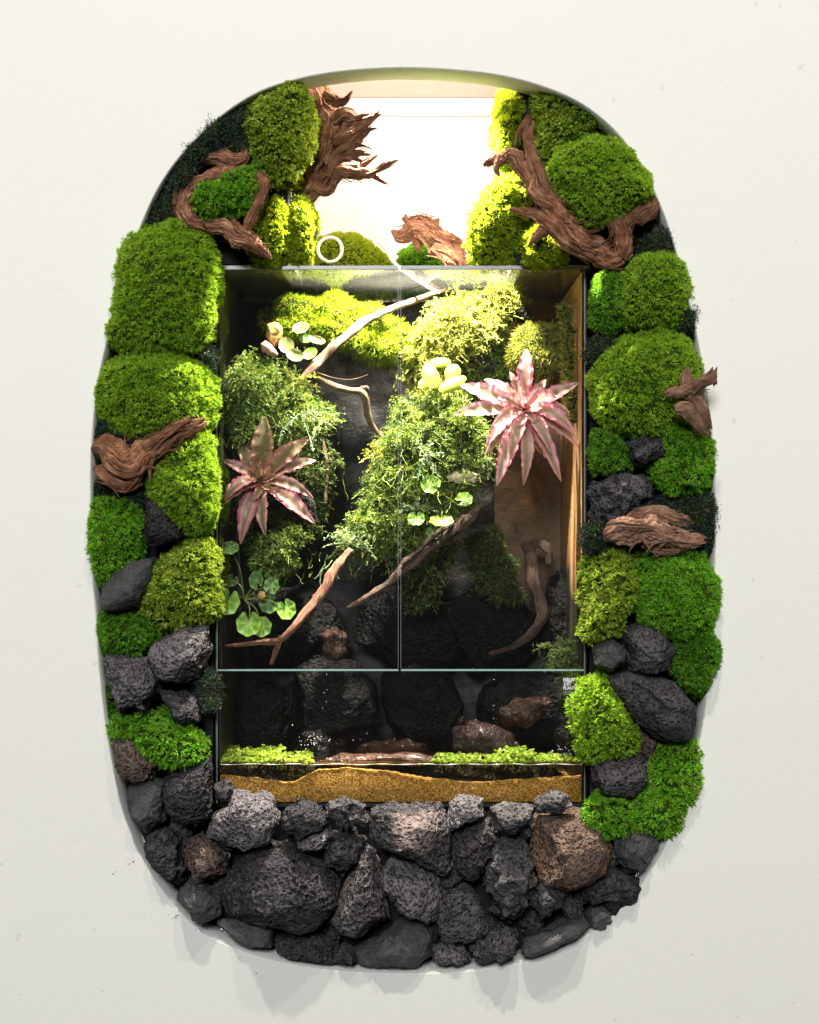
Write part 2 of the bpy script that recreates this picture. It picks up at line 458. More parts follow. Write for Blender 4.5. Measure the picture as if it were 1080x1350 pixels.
M['cork_dark'] = m_cork('dark tank background', (0.003, 0.0028, 0.0025), (0.017, 0.015, 0.014), ZC - .10)
M['cork_brown_shaded'] = m_cork('shaded brown tank background', (0.10, 0.053, 0.024), (0.20, 0.11, 0.05), ZC - .10, .115)  # side panel's brown with shade mixed in: the back catches less lamplight
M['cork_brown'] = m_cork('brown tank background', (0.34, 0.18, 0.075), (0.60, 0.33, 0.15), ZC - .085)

def m_sand():
    m, nt, out = newmat('coarse sand'); b = NB(nt); p = b.pos()
    v = b.n('TexVoronoi'); v.inputs['Scale'].default_value = 640; b.l(p, v.inputs['Vector'])
    sp = b.n('SeparateColor'); b.l(v.outputs['Color'], sp.inputs[0])
    c = b.ramp(sp.outputs[0], ((0.0, (0.10, 0.045, 0.012)), (.5, (0.42, 0.23, 0.075)), (1, (0.80, 0.57, 0.30))))
    n = b.noise(p, 30, 4)
    c = b.mix(b.math('MULTIPLY', n, .5), c, (.18, .13, .04))
    s = b.bsdf(c, .7, b.bump(v.outputs['Distance'], .8, .002), .3)
    b.l(s.outputs[0], out.inputs[0]); return m
M['sand'] = m_sand()

# ---------------------------------------------------------------- the wall with its oval opening
OVAL = [(520,90),(455,94),(400,103),(345,120),(300,147),(262,180),(230,216),(205,255),(185,300),(168,345),(152,400),(141,450),
        (130,500),(123,560),(120,620),(120,700),(123,760),(128,830),(133,900),(142,970),(155,1040),(171,1095),(195,1145),(230,1193),
        (265,1227),(310,1250),(370,1268),(440,1279),(520,1283),(600,1281),(680,1270),(740,1250),(790,1222),(830,1185),(860,1145),
        (882,1105),(905,1050),(920,990),(930,930),(938,850),(942,760),(943,680),(940,600),(932,520),(920,450),(905,385),(888,320),
        (868,265),(843,215),(810,172),(768,138),(720,116),(660,100),(590,92)]
def closed_spline(P, k=5):
    P = np.array(P, float); n = len(P); out = []
    for i in range(n):
        a, b_, c, d = P[i - 1], P[i], P[(i + 1) % n], P[(i + 2) % n]
        for j in range(k):
            t = j / k
            out.append(.5 * ((2 * b_) + (-a + c) * t + (2 * a - 5 * b_ + 4 * c - d) * t * t + (-a + 3 * b_ - 3 * c + d) * t ** 3))
    return np.array(out)
ov = closed_spline(OVAL)
_a = np.arctan2(ov[:, 1] - 686, ov[:, 0] - 535); _o = np.argsort(_a)
OA = np.concatenate((_a[_o] - 2 * math.pi, _a[_o], _a[_o] + 2 * math.pi)); OR_ = np.tile(np.hypot(ov[:, 1] - 686, ov[:, 0] - 535)[_o], 3)
def build_wall():
    n = len(ov); R = 0.06
    hole = np.array([W(x, y, 0) for x, y in ov])
    c = np.array((0, 0, ZC)); rings = []
    bev = 0.0018
    back = hole.copy(); back[:, 1] = R
    inner = hole.copy(); inner[:, 1] = bev
    cc = hole.mean(0)
    outv = hole - cc; outv /= np.linalg.norm(outv, axis=1, keepdims=True)
    lip = hole + outv * bev
    rings += [back, inner, lip]
    for f in (0.08, 0.3, 1.0):
        q = []
        for h in hole:
            dx, dz = h[0], h[2] - ZC
            s = min(2.6 / abs(dx) if dx else 1e9, 2.6 / abs(dz) if dz else 1e9)
            e = np.array((dx * s, 0, ZC + dz * s)); q.append(h + (e - h) * f)
        rings.append(np.array(q))
    V = np.concatenate(rings); F = []
    for r in range(len(rings) - 1):
        for i in range(n):
            j = (i + 1) % n
            F.append((r * n + i, r * n + j, (r + 1) * n + j, (r + 1) * n + i))
    F = np.array(F)
    me = mesh('wall', V, F, True)
    me.polygons.foreach_set('use_smooth', np.concatenate([np.full(n, k_ < 2) for k_ in range(len(rings) - 1)]))
    o = link('wall', me, M['wall']); tag(o, kind='structure')
    # thickness: a back skin
build_wall()

ST = dict(kind='structure')
zt = W(0, 352, .065)[2]
# white shaft above the tank
tag(box('niche_side', -.62, -.163, .072, .46, zt + .012, ZC + .80, M['niche']), **ST)
tag(box('niche_side', .1445, .62, .072, .46, zt + .012, ZC + .80, M['niche']), **ST)
tag(box('niche_ceiling', -.163, .1445, .0605, .46, ZC + .659, ZC + .70, M['niche']), **ST)
tag(box('niche_back', -.62, .62, .4605, .50, ZC - .8, ZC + .80, M['niche']), **ST)
# trim strip along the top of the niche back
tag(box('niche_moulding', -.163, .1445, .452, .4603, ZC + .630, ZC + .6585, M['niche'], None, .002), **ST)
# black boards carrying moss and stones
xl = W(285, 0, .07)[0]; xr = W(774, 0, .07)[0]; zb = W(0, 1058, .07)[2]
tag(box('backing_board', -.55, -.166, .0605, .0715, zt + .003, ZC + .64, M['black']), **ST)
tag(box('backing_board', .1448, .55, .0605, .0715, zt + .003, ZC + .64, M['black']), **ST)
tag(box('backing_board', -.55, xl - .003, .0605, .46, ZC - .75, zt + .002, M['black']), **ST)
tag(box('backing_board', xr + .003, .55, .0605, .46, ZC - .75, zt + .002, M['black']), **ST)
tag(box('backing_board', xl - .002, xr + .002, .0605, .46, ZC - .75, zb - .012, M['black']), **ST)

# ---------------------------------------------------------------- the tank
x0 = W(287, 0, .065)[0]; x1 = W(770, 0, .065)[0]
YF, YB = .065, .40
tank = empty('glass_terrarium', (0, .23, zb - .01))
tag(tank, 'tall clear glass terrarium with two front doors set in the oval opening', 'terrarium')
kids = []
def tk(o, label=None):
    kids.append(o)
    if label: o['label'] = label
    return o
zd = W(0, 884, YF)[2]; xs = W(527, 0, YF)[0]
g = .0016
tk(box('door', x0 + .001, xs - g, YF, YF + .004, zd + .002, zt - .004, M['glass'], tank), 'left glass door')
tk(box('door', xs + g, x1 - .001, YF, YF + .004, zd + .002, zt - .004, M['glass'], tank), 'right glass door')
tk(box('lower_front_pane', x0 + .001, x1 - .001, YF + .0005, YF + .0045, zb, zd - .002, M['glass'], tank))
tk(box('lid', x0, x1, YF + .006, YB, zt - .003, zt, M['lid'], tank))
tk(box('front_rail', x0 - .001, xs - .002, YF - .002, YF + .0055, zt - .0035, zt + .0015, M['steel'], tank, .0006))
tk(box('front_rail', xs + .001, x1 + .001, YF - .002, YF + .0055, zt - .0035, zt + .0015, M['steel'], tank, .0006))
tk(box('door_edge', x0, xs - g, YF - .0006, YF + .0036, zd - .0006, zd + .0015, M['edge'], tank))
tk(box('door_edge', xs + g, x1, YF - .0006, YF + .0036, zd - .0006, zd + .0015, M['edge'], tank))
for a in (xs - g - .0006, xs + g - .0002):
    tk(box('door_edge', a, a + .0005, YF - .0007, YF + .004, zd + .003, zt - .006, M['steel'], tank))
for a, s in ((x0 - .0012, 1), (x1 + .0002, 1)):
    tk(box('corner_edge', a, a + .0009, YF - .0008, YF + .0045, zb, zt - .006, M['edge'] if a < 0 else M['steel'], tank))
tk(box('side_seal', x0 - .0035, x0 - .0013, YF, YB, zb, zt - .004, M['silicone'], tank))
tk(box('side_seal', x1 + .0012, x1 + .0032, YF, YB, zb, zt - .004, M['silicone'], tank))
tk(box('floor_pane', x0, x1, YF + .005, YB, zb - .006, zb - .001, M['silicone'], tank))
# background panels of the tank: bumpy sheets
def sheet(name, pts, nu, nv, amp, fr, seed, mat, parent):
    a, b_, c, d = [np.array(p) for p in pts]
    u, v = np.meshgrid(np.linspace(0, 1, nu), np.linspace(0, 1, nv))
    u = u.ravel()[:, None]; v = v.ravel()[:, None]
    P = (a * (1 - u) + b_ * u) * (1 - v) + (d * (1 - u) + c * u) * v
    nrm = np.cross(b_ - a, d - a); nrm = nrm / np.linalg.norm(nrm)
    P = P + nrm * (fbm(P * fr, seed, 4)[:, None] * amp)
    F = []
    for j in range(nv - 1):
        for i in range(nu - 1):
            k = j * nu + i; F.append((k, k + 1, k + nu + 1, k + nu))
    o = link(name, mesh(name, P, np.array(F)), mat, parent); return o
xm = W(652, 0, YB)[0]
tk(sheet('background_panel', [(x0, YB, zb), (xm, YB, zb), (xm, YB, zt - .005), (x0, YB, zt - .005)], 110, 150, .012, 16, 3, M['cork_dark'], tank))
tk(sheet('background_panel', [(xm, YB - .004, zb), (x1, YB - .004, zb), (x1, YB - .004, zt - .005), (xm, YB - .004, zt - .005)], 50, 150, .003, 14, 4, M['cork_brown_shaded'], tank), 'brown end of the background')
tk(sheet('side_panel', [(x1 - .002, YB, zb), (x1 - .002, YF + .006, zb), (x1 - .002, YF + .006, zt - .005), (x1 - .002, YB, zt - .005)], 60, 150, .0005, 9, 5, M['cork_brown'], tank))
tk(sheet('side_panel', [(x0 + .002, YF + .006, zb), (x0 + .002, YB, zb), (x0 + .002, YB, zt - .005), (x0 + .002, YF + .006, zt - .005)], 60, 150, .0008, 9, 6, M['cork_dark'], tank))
# printed maker's mark on the front pane
def text(name, body, px, py, size, mat, parent, y=YF - .0004, xscale=1.0):
    cu = bpy.data.curves.new(name, 'FONT'); cu.body = body; cu.size = size; cu.extrude = 0.0001
    cu.offset = size * .03
    tmp = bpy.data.objects.new(name, cu); COL.objects.link(tmp)
    dg = bpy.context.evaluated_depsgraph_get()
    me = bpy.data.meshes.new_from_object(tmp.evaluated_get(dg))
    COL.objects.unlink(tmp); bpy.data.objects.remove(tmp)
    n = len(me.vertices); co = np.empty(n * 3, np.float32); me.vertices.foreach_get('co', co); co = co.reshape(-1, 3)
    p = W(px, py, y)
    q = np.stack((p[0] + co[:, 0] * xscale, p[1] - co[:, 2], p[2] + co[:, 1]), 1).astype(np.float32)
    me.vertices.foreach_set('co', q.ravel()); me.update()
    me.materials.clear()
    return link(name, me, mat, parent)
tk(text('lettering', 'naug', 742.5, 898.5, .0100, M['print'], tank, xscale=.85))
tk(text('lettering', 'JUST', 743.5, 903.6, .0062, M['print'], tank, xscale=.8))
tk(text('lettering', 'PLANTS', 742.5, 909.2, .0062, M['print'], tank, xscale=.86))
for k, (wd) in enumerate((11, 14, 13)):
    a = W(743, 911.2 + k * 1.8, YF); b_ = W(743 + wd, 912.2 + k * 1.8, YF)
    tk(box('print_line', a[0], b_[0], YF - .0004, YF - .0001, b_[2], a[2], M['print2'], tank))
a = W(745, 921.5, YF); b_ = W(757, 927.5, YF)
tk(box('print_line', a[0], b_[0], YF - .0004, YF - .0001, b_[2], a[2], M['print2'], tank))
settle(tank, kids)

# ---------------------------------------------------------------- foliage generators
def sample(V, F, n, front=None, r_=rng):
    A = V[F[:, 0]]; B = V[F[:, 1]]; C_ = V[F[:, 2]]
    cr = np.cross(B - A, C_ - A); ar = np.linalg.norm(cr, axis=1)
    nf = cr / (ar[:, None] + 1e-12)
    wgt = ar.copy()
    if front is not None: wgt *= (nf[:, 1] < front)
    wgt /= wgt.sum()
    i = r_.choice(len(F), n, p=wgt)
    u = r_.random(n); v = r_.random(n); k = u + v > 1; u[k] = 1 - u[k]; v[k] = 1 - v[k]
    return A[i] + (B - A)[i] * u[:, None] + (C_ - A)[i] * v[:, None], nf[i]

def front_area(V, F, front=0.25):
    cr = np.cross(V[F[:, 1]] - V[F[:, 0]], V[F[:, 2]] - V[F[:, 0]]); ar = np.linalg.norm(cr, axis=1)
    return (ar * (cr[:, 1] / (ar + 1e-12) < front)).sum() / 2

def unit(v): return v / (np.linalg.norm(v, axis=-1, keepdims=True) + 1e-12)

def blades(P, Dr, L, Wd, droop=0.0, r_=rng):
    """little pointed leaves, bent at mid length: 4 vertices, 2 triangles each"""
    n = len(P)
    side = unit(np.cross(Dr, r_.normal(size=(n, 3))))
    L = np.broadcast_to(L, (n,))[:, None]; Wd = np.broadcast_to(Wd, (n,))[:, None]
    up = np.cross(side, Dr)
    mid = P + Dr * L * .5 + up * L * r_.uniform(-.12, .12, (n, 1))
    tip = P + Dr * L + up * L * r_.uniform(-.3, .3, (n, 1)); tip[:, 2] -= droop * L[:, 0]
    V = np.stack((P, mid - side * Wd / 2, mid + side * Wd / 2, tip), 1).reshape(-1, 3)
    k = np.arange(n)[:, None] * 4
    F = np.concatenate((k + np.array([[0, 2, 1]]), k + np.array([[1, 2, 3]])), 0)
    return V, F

def merge(parts):
    Vs, Fs, o = [], [], 0
    for V, F in parts:
        Vs.append(V); Fs.append(F + o); o += len(V)
    return np.concatenate(Vs), np.concatenate(Fs)

def sprigs(P, Dr, L, pairs, leaf, lw, droop=.3, r_=rng, taper=True, curl=0.0):
    """feathery sprigs: a thin stem with leaflets in two rows"""
    n = len(P); out = []
    side = unit(np.cross(Dr, unit(np.array([[0, -1., .5]]) + r_.normal(size=(n, 3)) * .6)))
    L = np.broadcast_to(L, (n,))
    def at(t):
        q = P + Dr * (L * t)[:, None] + side * (L * t * t * curl)[:, None] * r_.choice([-1, 1])
        q = q.copy(); q[:, 2] -= droop * L * t * t; return q
    pts = [at(t) for t in np.linspace(0, 1, 5)]
    nn = unit(np.cross(side, Dr))
    for k in range(4):
        w0 = .0005
        V = np.stack((pts[k] - side * w0, pts[k] + side * w0, pts[k + 1] + side * w0, pts[k + 1] - side * w0), 1).reshape(-1, 3)
        b_ = np.arange(n)[:, None] * 4
        out.append((V, np.concatenate((b_ + np.array([[0, 1, 2]]), b_ + np.array([[0, 2, 3]])), 0)))
    for j in range(pairs):
        t = .1 + .88 * (j + .5) / pairs
        q = at(t); tg = unit(at(min(t + .05, 1)) - q)
        for sg in (-1, 1):
            d = unit(side * sg * 1.0 + tg * .75 + nn * r_.uniform(-.35, .35, (n, 1)))
            ll = leaf * ((1 - .55 * t) if taper else 1) * r_.uniform(.75, 1.2, n)
            out.append(blades(q, d, ll, lw, .1, r_))
    return merge(out)

def threads(P, Dr, L, steps, wd, wob, r_=rng):
    """thin wandering strands"""
    n = len(P); out = []; cur = P.copy(); d = Dr.copy(); st = (np.broadcast_to(L, (n,)) / steps)[:, None]
    side = unit(np.cross(d, r_.normal(size=(n, 3))))
    for k in range(steps):
        d = unit(d + r_.normal(size=(n, 3)) * wob)
        nx = cur + d * st; a = wd * (1 - k / steps * .6); b2 = wd * (1 - (k + 1) / steps * .6)
        V = np.stack((cur - side * a, cur + side * a, nx + side * b2, nx - side * b2), 1).reshape(-1, 3)
        b_ = np.arange(n)[:, None] * 4
        out.append((V, np.concatenate((b_ + np.array([[0, 1, 2]]), b_ + np.array([[0, 2, 3]])), 0)))
        cur = nx
    return merge(out)

GM = 'moss cushions round the terrarium'
def moss(poly, y, T, style, mat, label, seed, lump=1.0, dens=1.0, name='moss_cushion', cat='moss cushion', group=GM, base='base', flat=.80, front=.35):
    r_ = np.random.default_rng(seed)
    V, F, cw = blob(poly, y, T * (1.2 if base == 'base' else 1), 5, flat, 0, seed, tb=max(.012, T * .5))
    N = vnormals(V, F)
    amp = {'fine': .0035, 'coarse': .005, 'mid': .004, 'fuzz': .008, 'sprig': .011, 'grass': .006, 'leafy': .011}[style] * lump
    V = V + N * (fbm(V * 38, seed, 3)[:, None] * amp * 2.3 + vnoise(V * 110, seed + 5)[:, None] * amp * .7 - amp)
    ar = front_area(V, F, front) * 1e6
    parts = []
    if style in ('fine', 'mid', 'coarse'):
        sp, nb, L, wd, spread, start = {'fine': (4.3, 6, .0066, .0013, .66, .001), 'mid': (6.0, 7, .0064, .0016, .88, .001),
                                        'coarse': (11, 8, .0070, .0027, 1.05, .003)}[style]
        n = int(ar / sp * dens)
        P, Nn = sample(V, F, n, front, r_)
        ax = unit(Nn + r_.normal(size=P.shape) * .22 + np.array((0, 0, .12)))
        cl = vnoise(P * 150, seed + 9) + .5 * vnoise(P * 320, seed + 10)
        kp = r_.random(n) < np.clip(1.05 + cl * .9, .25, 1); P, Nn, ax, cl = P[kp], Nn[kp], ax[kp], cl[kp]; n = len(P)
        lift = (np.clip(cl, -.8, .9) * .0048 * lump)[:, None]
        P = P + Nn * lift
        for k in range(nb):
            d = unit(ax + r_.normal(size=P.shape) * spread * .55)
            parts.append(blades(P + ax * start * r_.uniform(.2, 1.4, (n, 1)), d, L * r_.uniform(.6, 1.15, n), wd * r_.uniform(.7, 1.2, n), .08, r_))
    elif style == 'fuzz':
        n = int(ar / 5 * dens); P, Nn = sample(V, F, n, front, r_)
        d = unit(Nn + r_.normal(size=P.shape) * .8)
        parts.append(threads(P, d, .014 * r_.uniform(.5, 1.3, n), 5, .00042, .55, r_))
        m_ = n; P2, N2 = sample(V, F, m_ * 3, front, r_)
        parts.append(blades(P2 + N2 * r_.uniform(0, .007, (m_ * 3, 1)), unit(N2 + r_.normal(size=P2.shape) * .9), .0042, .0012, 0, r_))
        ns = max(6, n // 90); P3, N3 = sample(V, F, ns, .6, r_)
        parts.append(threads(P3, unit(N3 + r_.normal(size=P3.shape) * .5), .026, 7, .0005, .5, r_))
    elif style == 'sprig':
        n = int(ar / 30 * dens); P, Nn = sample(V, F, n, front, r_)
        kp = vnoise(P * 42, seed + 4) + .4 * vnoise(P * 110, seed + 6) > -.22; P, Nn = P[kp], Nn[kp]; n = len(P)
        d = unit(Nn * .8 + r_.normal(size=P.shape) * .75 + np.array((0, -.15, .1)))
        parts.append(sprigs(P, d, .024 * r_.uniform(.6, 1.5, n), 8, .0062, .0017, .35, r_, True, .25))
        P2, N2 = sample(V, F, n * 4, front, r_)
        parts.append(blades(P2, unit(N2 + r_.normal(size=P2.shape) * .8), .006, .0018, .1, r_))
        P3, N3 = sample(V, F, max(4, n // 7), front, r_)
        for k in range(5):
            parts.append(blades(P3 + N3 * r_.uniform(.004, .014, (len(P3), 1)), unit(N3 + r_.normal(size=P3.shape) * .7), .011, .0042, .2, r_))
    elif style == 'grass':
        n = int(ar / 2.6 * dens); P, Nn = sample(V, F, n, front, r_)
        d = unit(Nn + r_.normal(size=P.shape) * .5 + np.array((0, -.1, .35)))
        parts.append(blades(P, d, .0115 * r_.uniform(.5, 1.2, n), .0011, .15, r_))
    elif style == 'leafy':
        n = int(ar / 22 * dens); P, Nn = sample(V, F, n, front, r_)
        ax = unit(Nn + r_.normal(size=P.shape) * .5)
        P = P + ax * r_.uniform(0, .012, (n, 1))
        for k in range(6):
            d = unit(ax * .5 + r_.normal(size=P.shape) * .8)
            parts.append(blades(P, d, .009 * r_.uniform(.6, 1.2, n), .0030, .2, r_))
    o = link(name, mesh(name, V - cw, F), M[base]); o.location = cw
    tag(o, label, cat, group)
    FV, FF = merge(parts)
    f = link('moss_fronds' if style in ('fine', 'mid', 'coarse', 'fuzz', 'grass') else 'foliage', mesh('fronds', FV - cw, FF, False), M[mat], o)
    tag(f, kind='stuff')
    return o

# ---------------------------------------------------------------- moss cushions outside the tank
MO = [
 ([(255,172),(300,142),(340,130),(350,170),(335,205),(300,215),(265,215),(235,225)], .035, .030, 'fuzz', 'dark', 'tangled blackish moss under the upper left rim of the opening'),
 ([(205,262),(235,215),(268,205),(262,240),(240,275),(245,300),(200,308),(190,300)], .035, .030, 'fuzz', 'dark', 'blackish moss along the left rim above the largest left cushion'),
 ([(320,150),(345,122),(395,112),(414,130),(412,190),(392,232),(352,242),(328,215)], .040, .050, 'coarse', 'olive', 'tall dark green cushion at the upper left beside the big root'),
 ([(392,150),(408,135),(417,160),(412,200),(390,245),(362,262),(352,240),(380,215)], .080, .030, 'fine', 'lime', 'thin lime lit cushion tucked behind the tall dark one at upper left'),
 ([(256,245),(300,233),(322,220),(340,220),(339,262),(320,285),(280,293),(257,280)], .030, .040, 'mid', 'vivid', 'small bright green cushion framed by curved driftwood at upper left'),
 ([(332,290),(350,262),(375,256),(386,280),(389,310),(380,352),(340,352),(328,330)], .082, .045, 'fine', 'lime', 'upright lime cushion left above the corner of the tank'),
 ([(382,272),(396,256),(412,270),(416,298),(414,335),(410,353),(384,353),(380,320)], .085, .035, 'fine', 'lime', 'narrow yellowish moss between lime cushion and white niche wall'),
 ([(165,320),(190,300),(240,293),(275,308),(291,345),(291,400),(281,450),(255,465),(180,467),(146,457),(147,400)], .030, .055, 'fine', 'green', 'largest square green cushion at the left, level with the tank top'),
 ([(145,480),(200,468),(250,474),(278,488),(284,530),(281,560),(250,577),(190,583),(150,572),(128,540),(132,500)], .030, .055, 'fine', 'green', 'wide green cushion directly above the left driftwood chunk'),
 ([(222,590),(262,560),(283,572),(288,640),(285,690),(265,709),(235,697),(200,672),(196,622)], .030, .050, 'fine', 'green', 'green cushion right of the left driftwood chunk, touching the tank'),
 ([(121,655),(180,650),(190,680),(187,730),(162,767),(128,769),(120,720)], .030, .042, 'fine', 'vivid', 'green cushion on the left rim below the driftwood chunk'),
 ([(225,720),(262,707),(281,712),(288,760),(285,812),(250,832),(215,830),(189,800),(192,770),(205,750)], .030, .050, 'coarse', 'olive', 'knobbly olive cushion above the smooth grey rock on the left'),
 ([(130,808),(180,800),(210,813),(213,840),(190,864),(140,866),(130,840)], .030, .042, 'mid', 'deep', 'low deep green cushion on top of the pitted grey rock on the left'),
 ([(134,890),(150,900),(160,940),(158,970),(141,955)], .045, .022, 'mid', 'deep', 'sliver of deep green moss between pitted grey rock and left rim'),
 ([(143,948),(190,938),(215,936),(245,956),(270,968),(282,990),(265,1009),(230,1014),(200,997),(170,977),(150,974)], .025, .042, 'coarse', 'vivid', 'sprawling bright green cushion lowest on the left side'),
 ([(262,885),(285,875),(296,900),(290,930),(270,938),(258,915)], .035, .025, 'fuzz', 'dark', 'small dark moss tuft beside the lower left door corner'),
 ([(262,462),(282,455),(292,475),(290,492),(268,490)], .035, .025, 'fuzz', 'dark', 'small dark moss tuft between the two wide left cushions and the tank'),
 ([(122,560),(140,545),(165,560),(200,580),(190,592),(150,590),(122,585)], .030, .032, 'fuzz', 'dark', 'dark moss fringe on top of the left driftwood chunk'),
 ([(121,630),(150,640),(195,640),(196,655),(160,662),(121,662)], .035, .026, 'fuzz', 'dark', 'dark moss fringe under the left driftwood chunk'),
 # right side
 ([(668,114),(693,118),(692,150),(700,190),(690,238),(655,226),(647,180),(655,140)], .105, .045, 'fine', 'lime', 'tall lime cushion at the upper right edge of the white niche'),
 ([(692,118),(740,124),(780,148),(802,178),(760,192),(735,202),(725,225),(705,205),(702,150)], .058, .035, 'coarse', 'olive', 'dark olive cushion under the upper right rim of the opening'),
 ([(733,198),(770,183),(810,182),(835,205),(856,245),(864,268),(832,278),(805,302),(768,304),(740,282),(722,238)], .030, .058, 'mid', 'green', 'large rounded cushion cradled by the right driftwood'),
 ([(660,232),(690,228),(707,250),(702,300),(697,350),(625,352),(616,320),(625,270)], .095, .045, 'mid', 'lime', 'big lime cushion standing on the tank behind the right driftwood'),
 ([(688,312),(705,292),(732,318),(756,347),(720,353),(690,353)], .055, .038, 'mid', 'lime', 'small lime cushion under the fork of the right driftwood'),
 ([(828,350),(855,330),(890,334),(905,365),(912,400),(892,432),(850,437),(820,427),(814,385)], .030, .055, 'mid', 'green', 'round cushion below the foot of the right driftwood'),
 ([(783,368),(812,356),(822,390),(823,430),(800,442),(780,434),(777,395)], .035, .040, 'mid', 'deep', 'narrow deep green cushion beside the upper right tank corner'),
 ([(820,445),(860,435),(905,445),(922,480),(925,520),(900,557),(860,579),(810,577),(785,547),(777,500),(793,465)], .030, .062, 'mid', 'green', 'largest round cushion on the right, level with the pink plant'),
 ([(777,565),(800,573),(823,590),(828,620),(800,630),(777,624)], .035, .035, 'mid', 'deep', 'small deep green cushion between the largest right cushion and bumpy rock'),
 ([(865,572),(890,553),(925,556),(938,590),(942,630),(926,653),(880,657),(860,632),(856,618),(875,600)], .030, .050, 'mid', 'vivid', 'green cushion on the right rim under the knobbly twig'),
 ([(772,740),(800,727),(825,734),(841,770),(839,800),(815,832),(785,850),(769,837),(768,790)], .030, .048, 'coarse', 'olive', 'knobbly olive cushion beside the tank below the driftwood slab'),
 ([(835,735),(870,724),(920,727),(946,760),(949,800),(935,837),(900,847),(865,832),(840,817),(832,770)], .028, .060, 'mid', 'vivid', 'vivid green shaggy cushion under the driftwood slab at right rim'),
 ([(893,820),(938,825),(943,860),(935,900),(918,920),(900,907),(884,880),(884,850)], .030, .045, 'mid', 'deep', 'deep green cushion hanging below the vivid one on the right rim'),
 ([(768,890),(795,884),(806,910),(830,940),(843,965),(836,990),(800,1000),(770,997),(757,960),(752,930)], .022, .050, 'coarse', 'green', 'light green cushion overlapping the white print on the tank'),
 ([(858,985),(895,971),(917,980),(919,1040),(905,1080),(885,1109),(860,1097),(835,1082),(835,1055),(853,1030)], .030, .050, 'coarse', 'vivid', 'long green cushion lowest on the right rim'),
 ([(768,1053),(800,1044),(835,1053),(850,1085),(830,1100),(795,1094),(766,1075)], .028, .042, 'coarse', 'vivid', 'low green cushion above the rusty brown rock'),
 ([(840,320),(870,300),(893,320),(898,345),(860,350),(835,345)], .035, .032, 'fuzz', 'dark', 'blackish moss at the foot of the right driftwood'),
 ([(885,410),(912,400),(920,440),(915,452),(880,440)], .030, .034, 'fuzz', 'dark', 'dark moss tuft between the two round right cushions at the rim'),
 ([(777,440),(800,445),(815,450),(790,480),(777,478)], .035, .030, 'fuzz', 'dark', 'dark moss tuft beside the tank above the largest right cushion'),
 ([(858,652),(900,655),(942,645),(946,720),(930,732),(900,722),(865,690)], .028, .038, 'fuzz', 'dark', 'shaggy blackish moss around the right end of the driftwood slab'),
 ([(768,690),(790,680),(800,690),(795,722),(778,735),(766,715)], .028, .034, 'fuzz', 'dark', 'dark moss tuft between tank edge and the driftwood slab'),
]
for k, (poly, y, T, st, mt, lb) in enumerate(MO):
    moss(poly, y, T, st, mt, lb, 40 + k)

# moss standing behind the tank on the niche ledge
moss([(390,338),(415,318),(440,310),(470,312),(498,327),(524,352),(522,392),(390,392)], .38, .045, 'fine', 'lime', 'low lime moss mound on the niche ledge under the hose loop', 91, group='moss mounds behind the tank')
moss([(528,338),(545,325),(565,325),(575,350),(640,350),(650,392),(528,392)], .38, .04, 'mid', 'vivid', 'bright green moss tuft under the small splintered root', 92, group='moss mounds behind the tank')

# ---------------------------------------------------------------- lava rocks
GR = 'lava rocks packed round the terrarium'
def rock(poly, y, mt, label, seed, pores=0.0, knob=0.0, T=None, level=6, group=GR, name='lava_rock', cat='rock', cuts=6, rough=1.0):
    if name == 'lava_rock':      # the stones stay inside the rim of the opening
        Q = []; pc = np.mean(np.array(poly, float), 0)
        for qx, qy in poly:
            a_ = math.atan2(qy - 686, qx - 535)
            rim = np.interp(a_, OA, OR_) - (10 if qy > 980 else 9)
            qx, qy = pc[0] + (qx - pc[0]) * 1.05, pc[1] + (qy - pc[1]) * 1.05
            d_ = math.hypot(qx - 535, qy - 686)
            if 'jutting' in label: rim += 14
            f_ = min(1, rim / d_); Q.append((535 + (qx - 535) * f_, 686 + (qy - 686) * f_))
        poly = Q
    P = np.array(poly, float)
    ext = min(P[:, 0].max() - P[:, 0].min(), P[:, 1].max() - P[:, 1].min()) / 1000
    if T is None: T = ext * .60 + .010
    V, F, cw = blob(poly, y, T, level, .80, cuts, seed)
    N = vnormals(V, F)
    V = V + N * (fbm(V * (1.6 / ext), seed, 3)[:, None] * ext * .10)
    N = vnormals(V, F)
    d = fbm(V * 120, seed + 3, 4, .6) * .0022 * rough
    if knob: d += (.35 - worley(V * 62 + seed, seed)) * .010 * knob + fbm(V * 55, seed + 8, 3) * .006 * knob
    if pores:
        w1 = worley(V * 150, seed + 1); w2 = worley(V * 290, seed + 2)
        msk = np.clip(vnoise(V * 22, seed + 6) * 1.4 + .75, .15, 1)
        d -= (np.clip((.62 - w1) / .40, 0, 1) ** 1.1 * .0055 + np.clip((.55 - w2) / .45, 0, 1) * .0016) * pores * msk
    V = V + N * d[:, None]
    o = link(name, mesh(name, V - cw, F), M[mt]); o.location = cw
    return tag(o, label, cat, group)

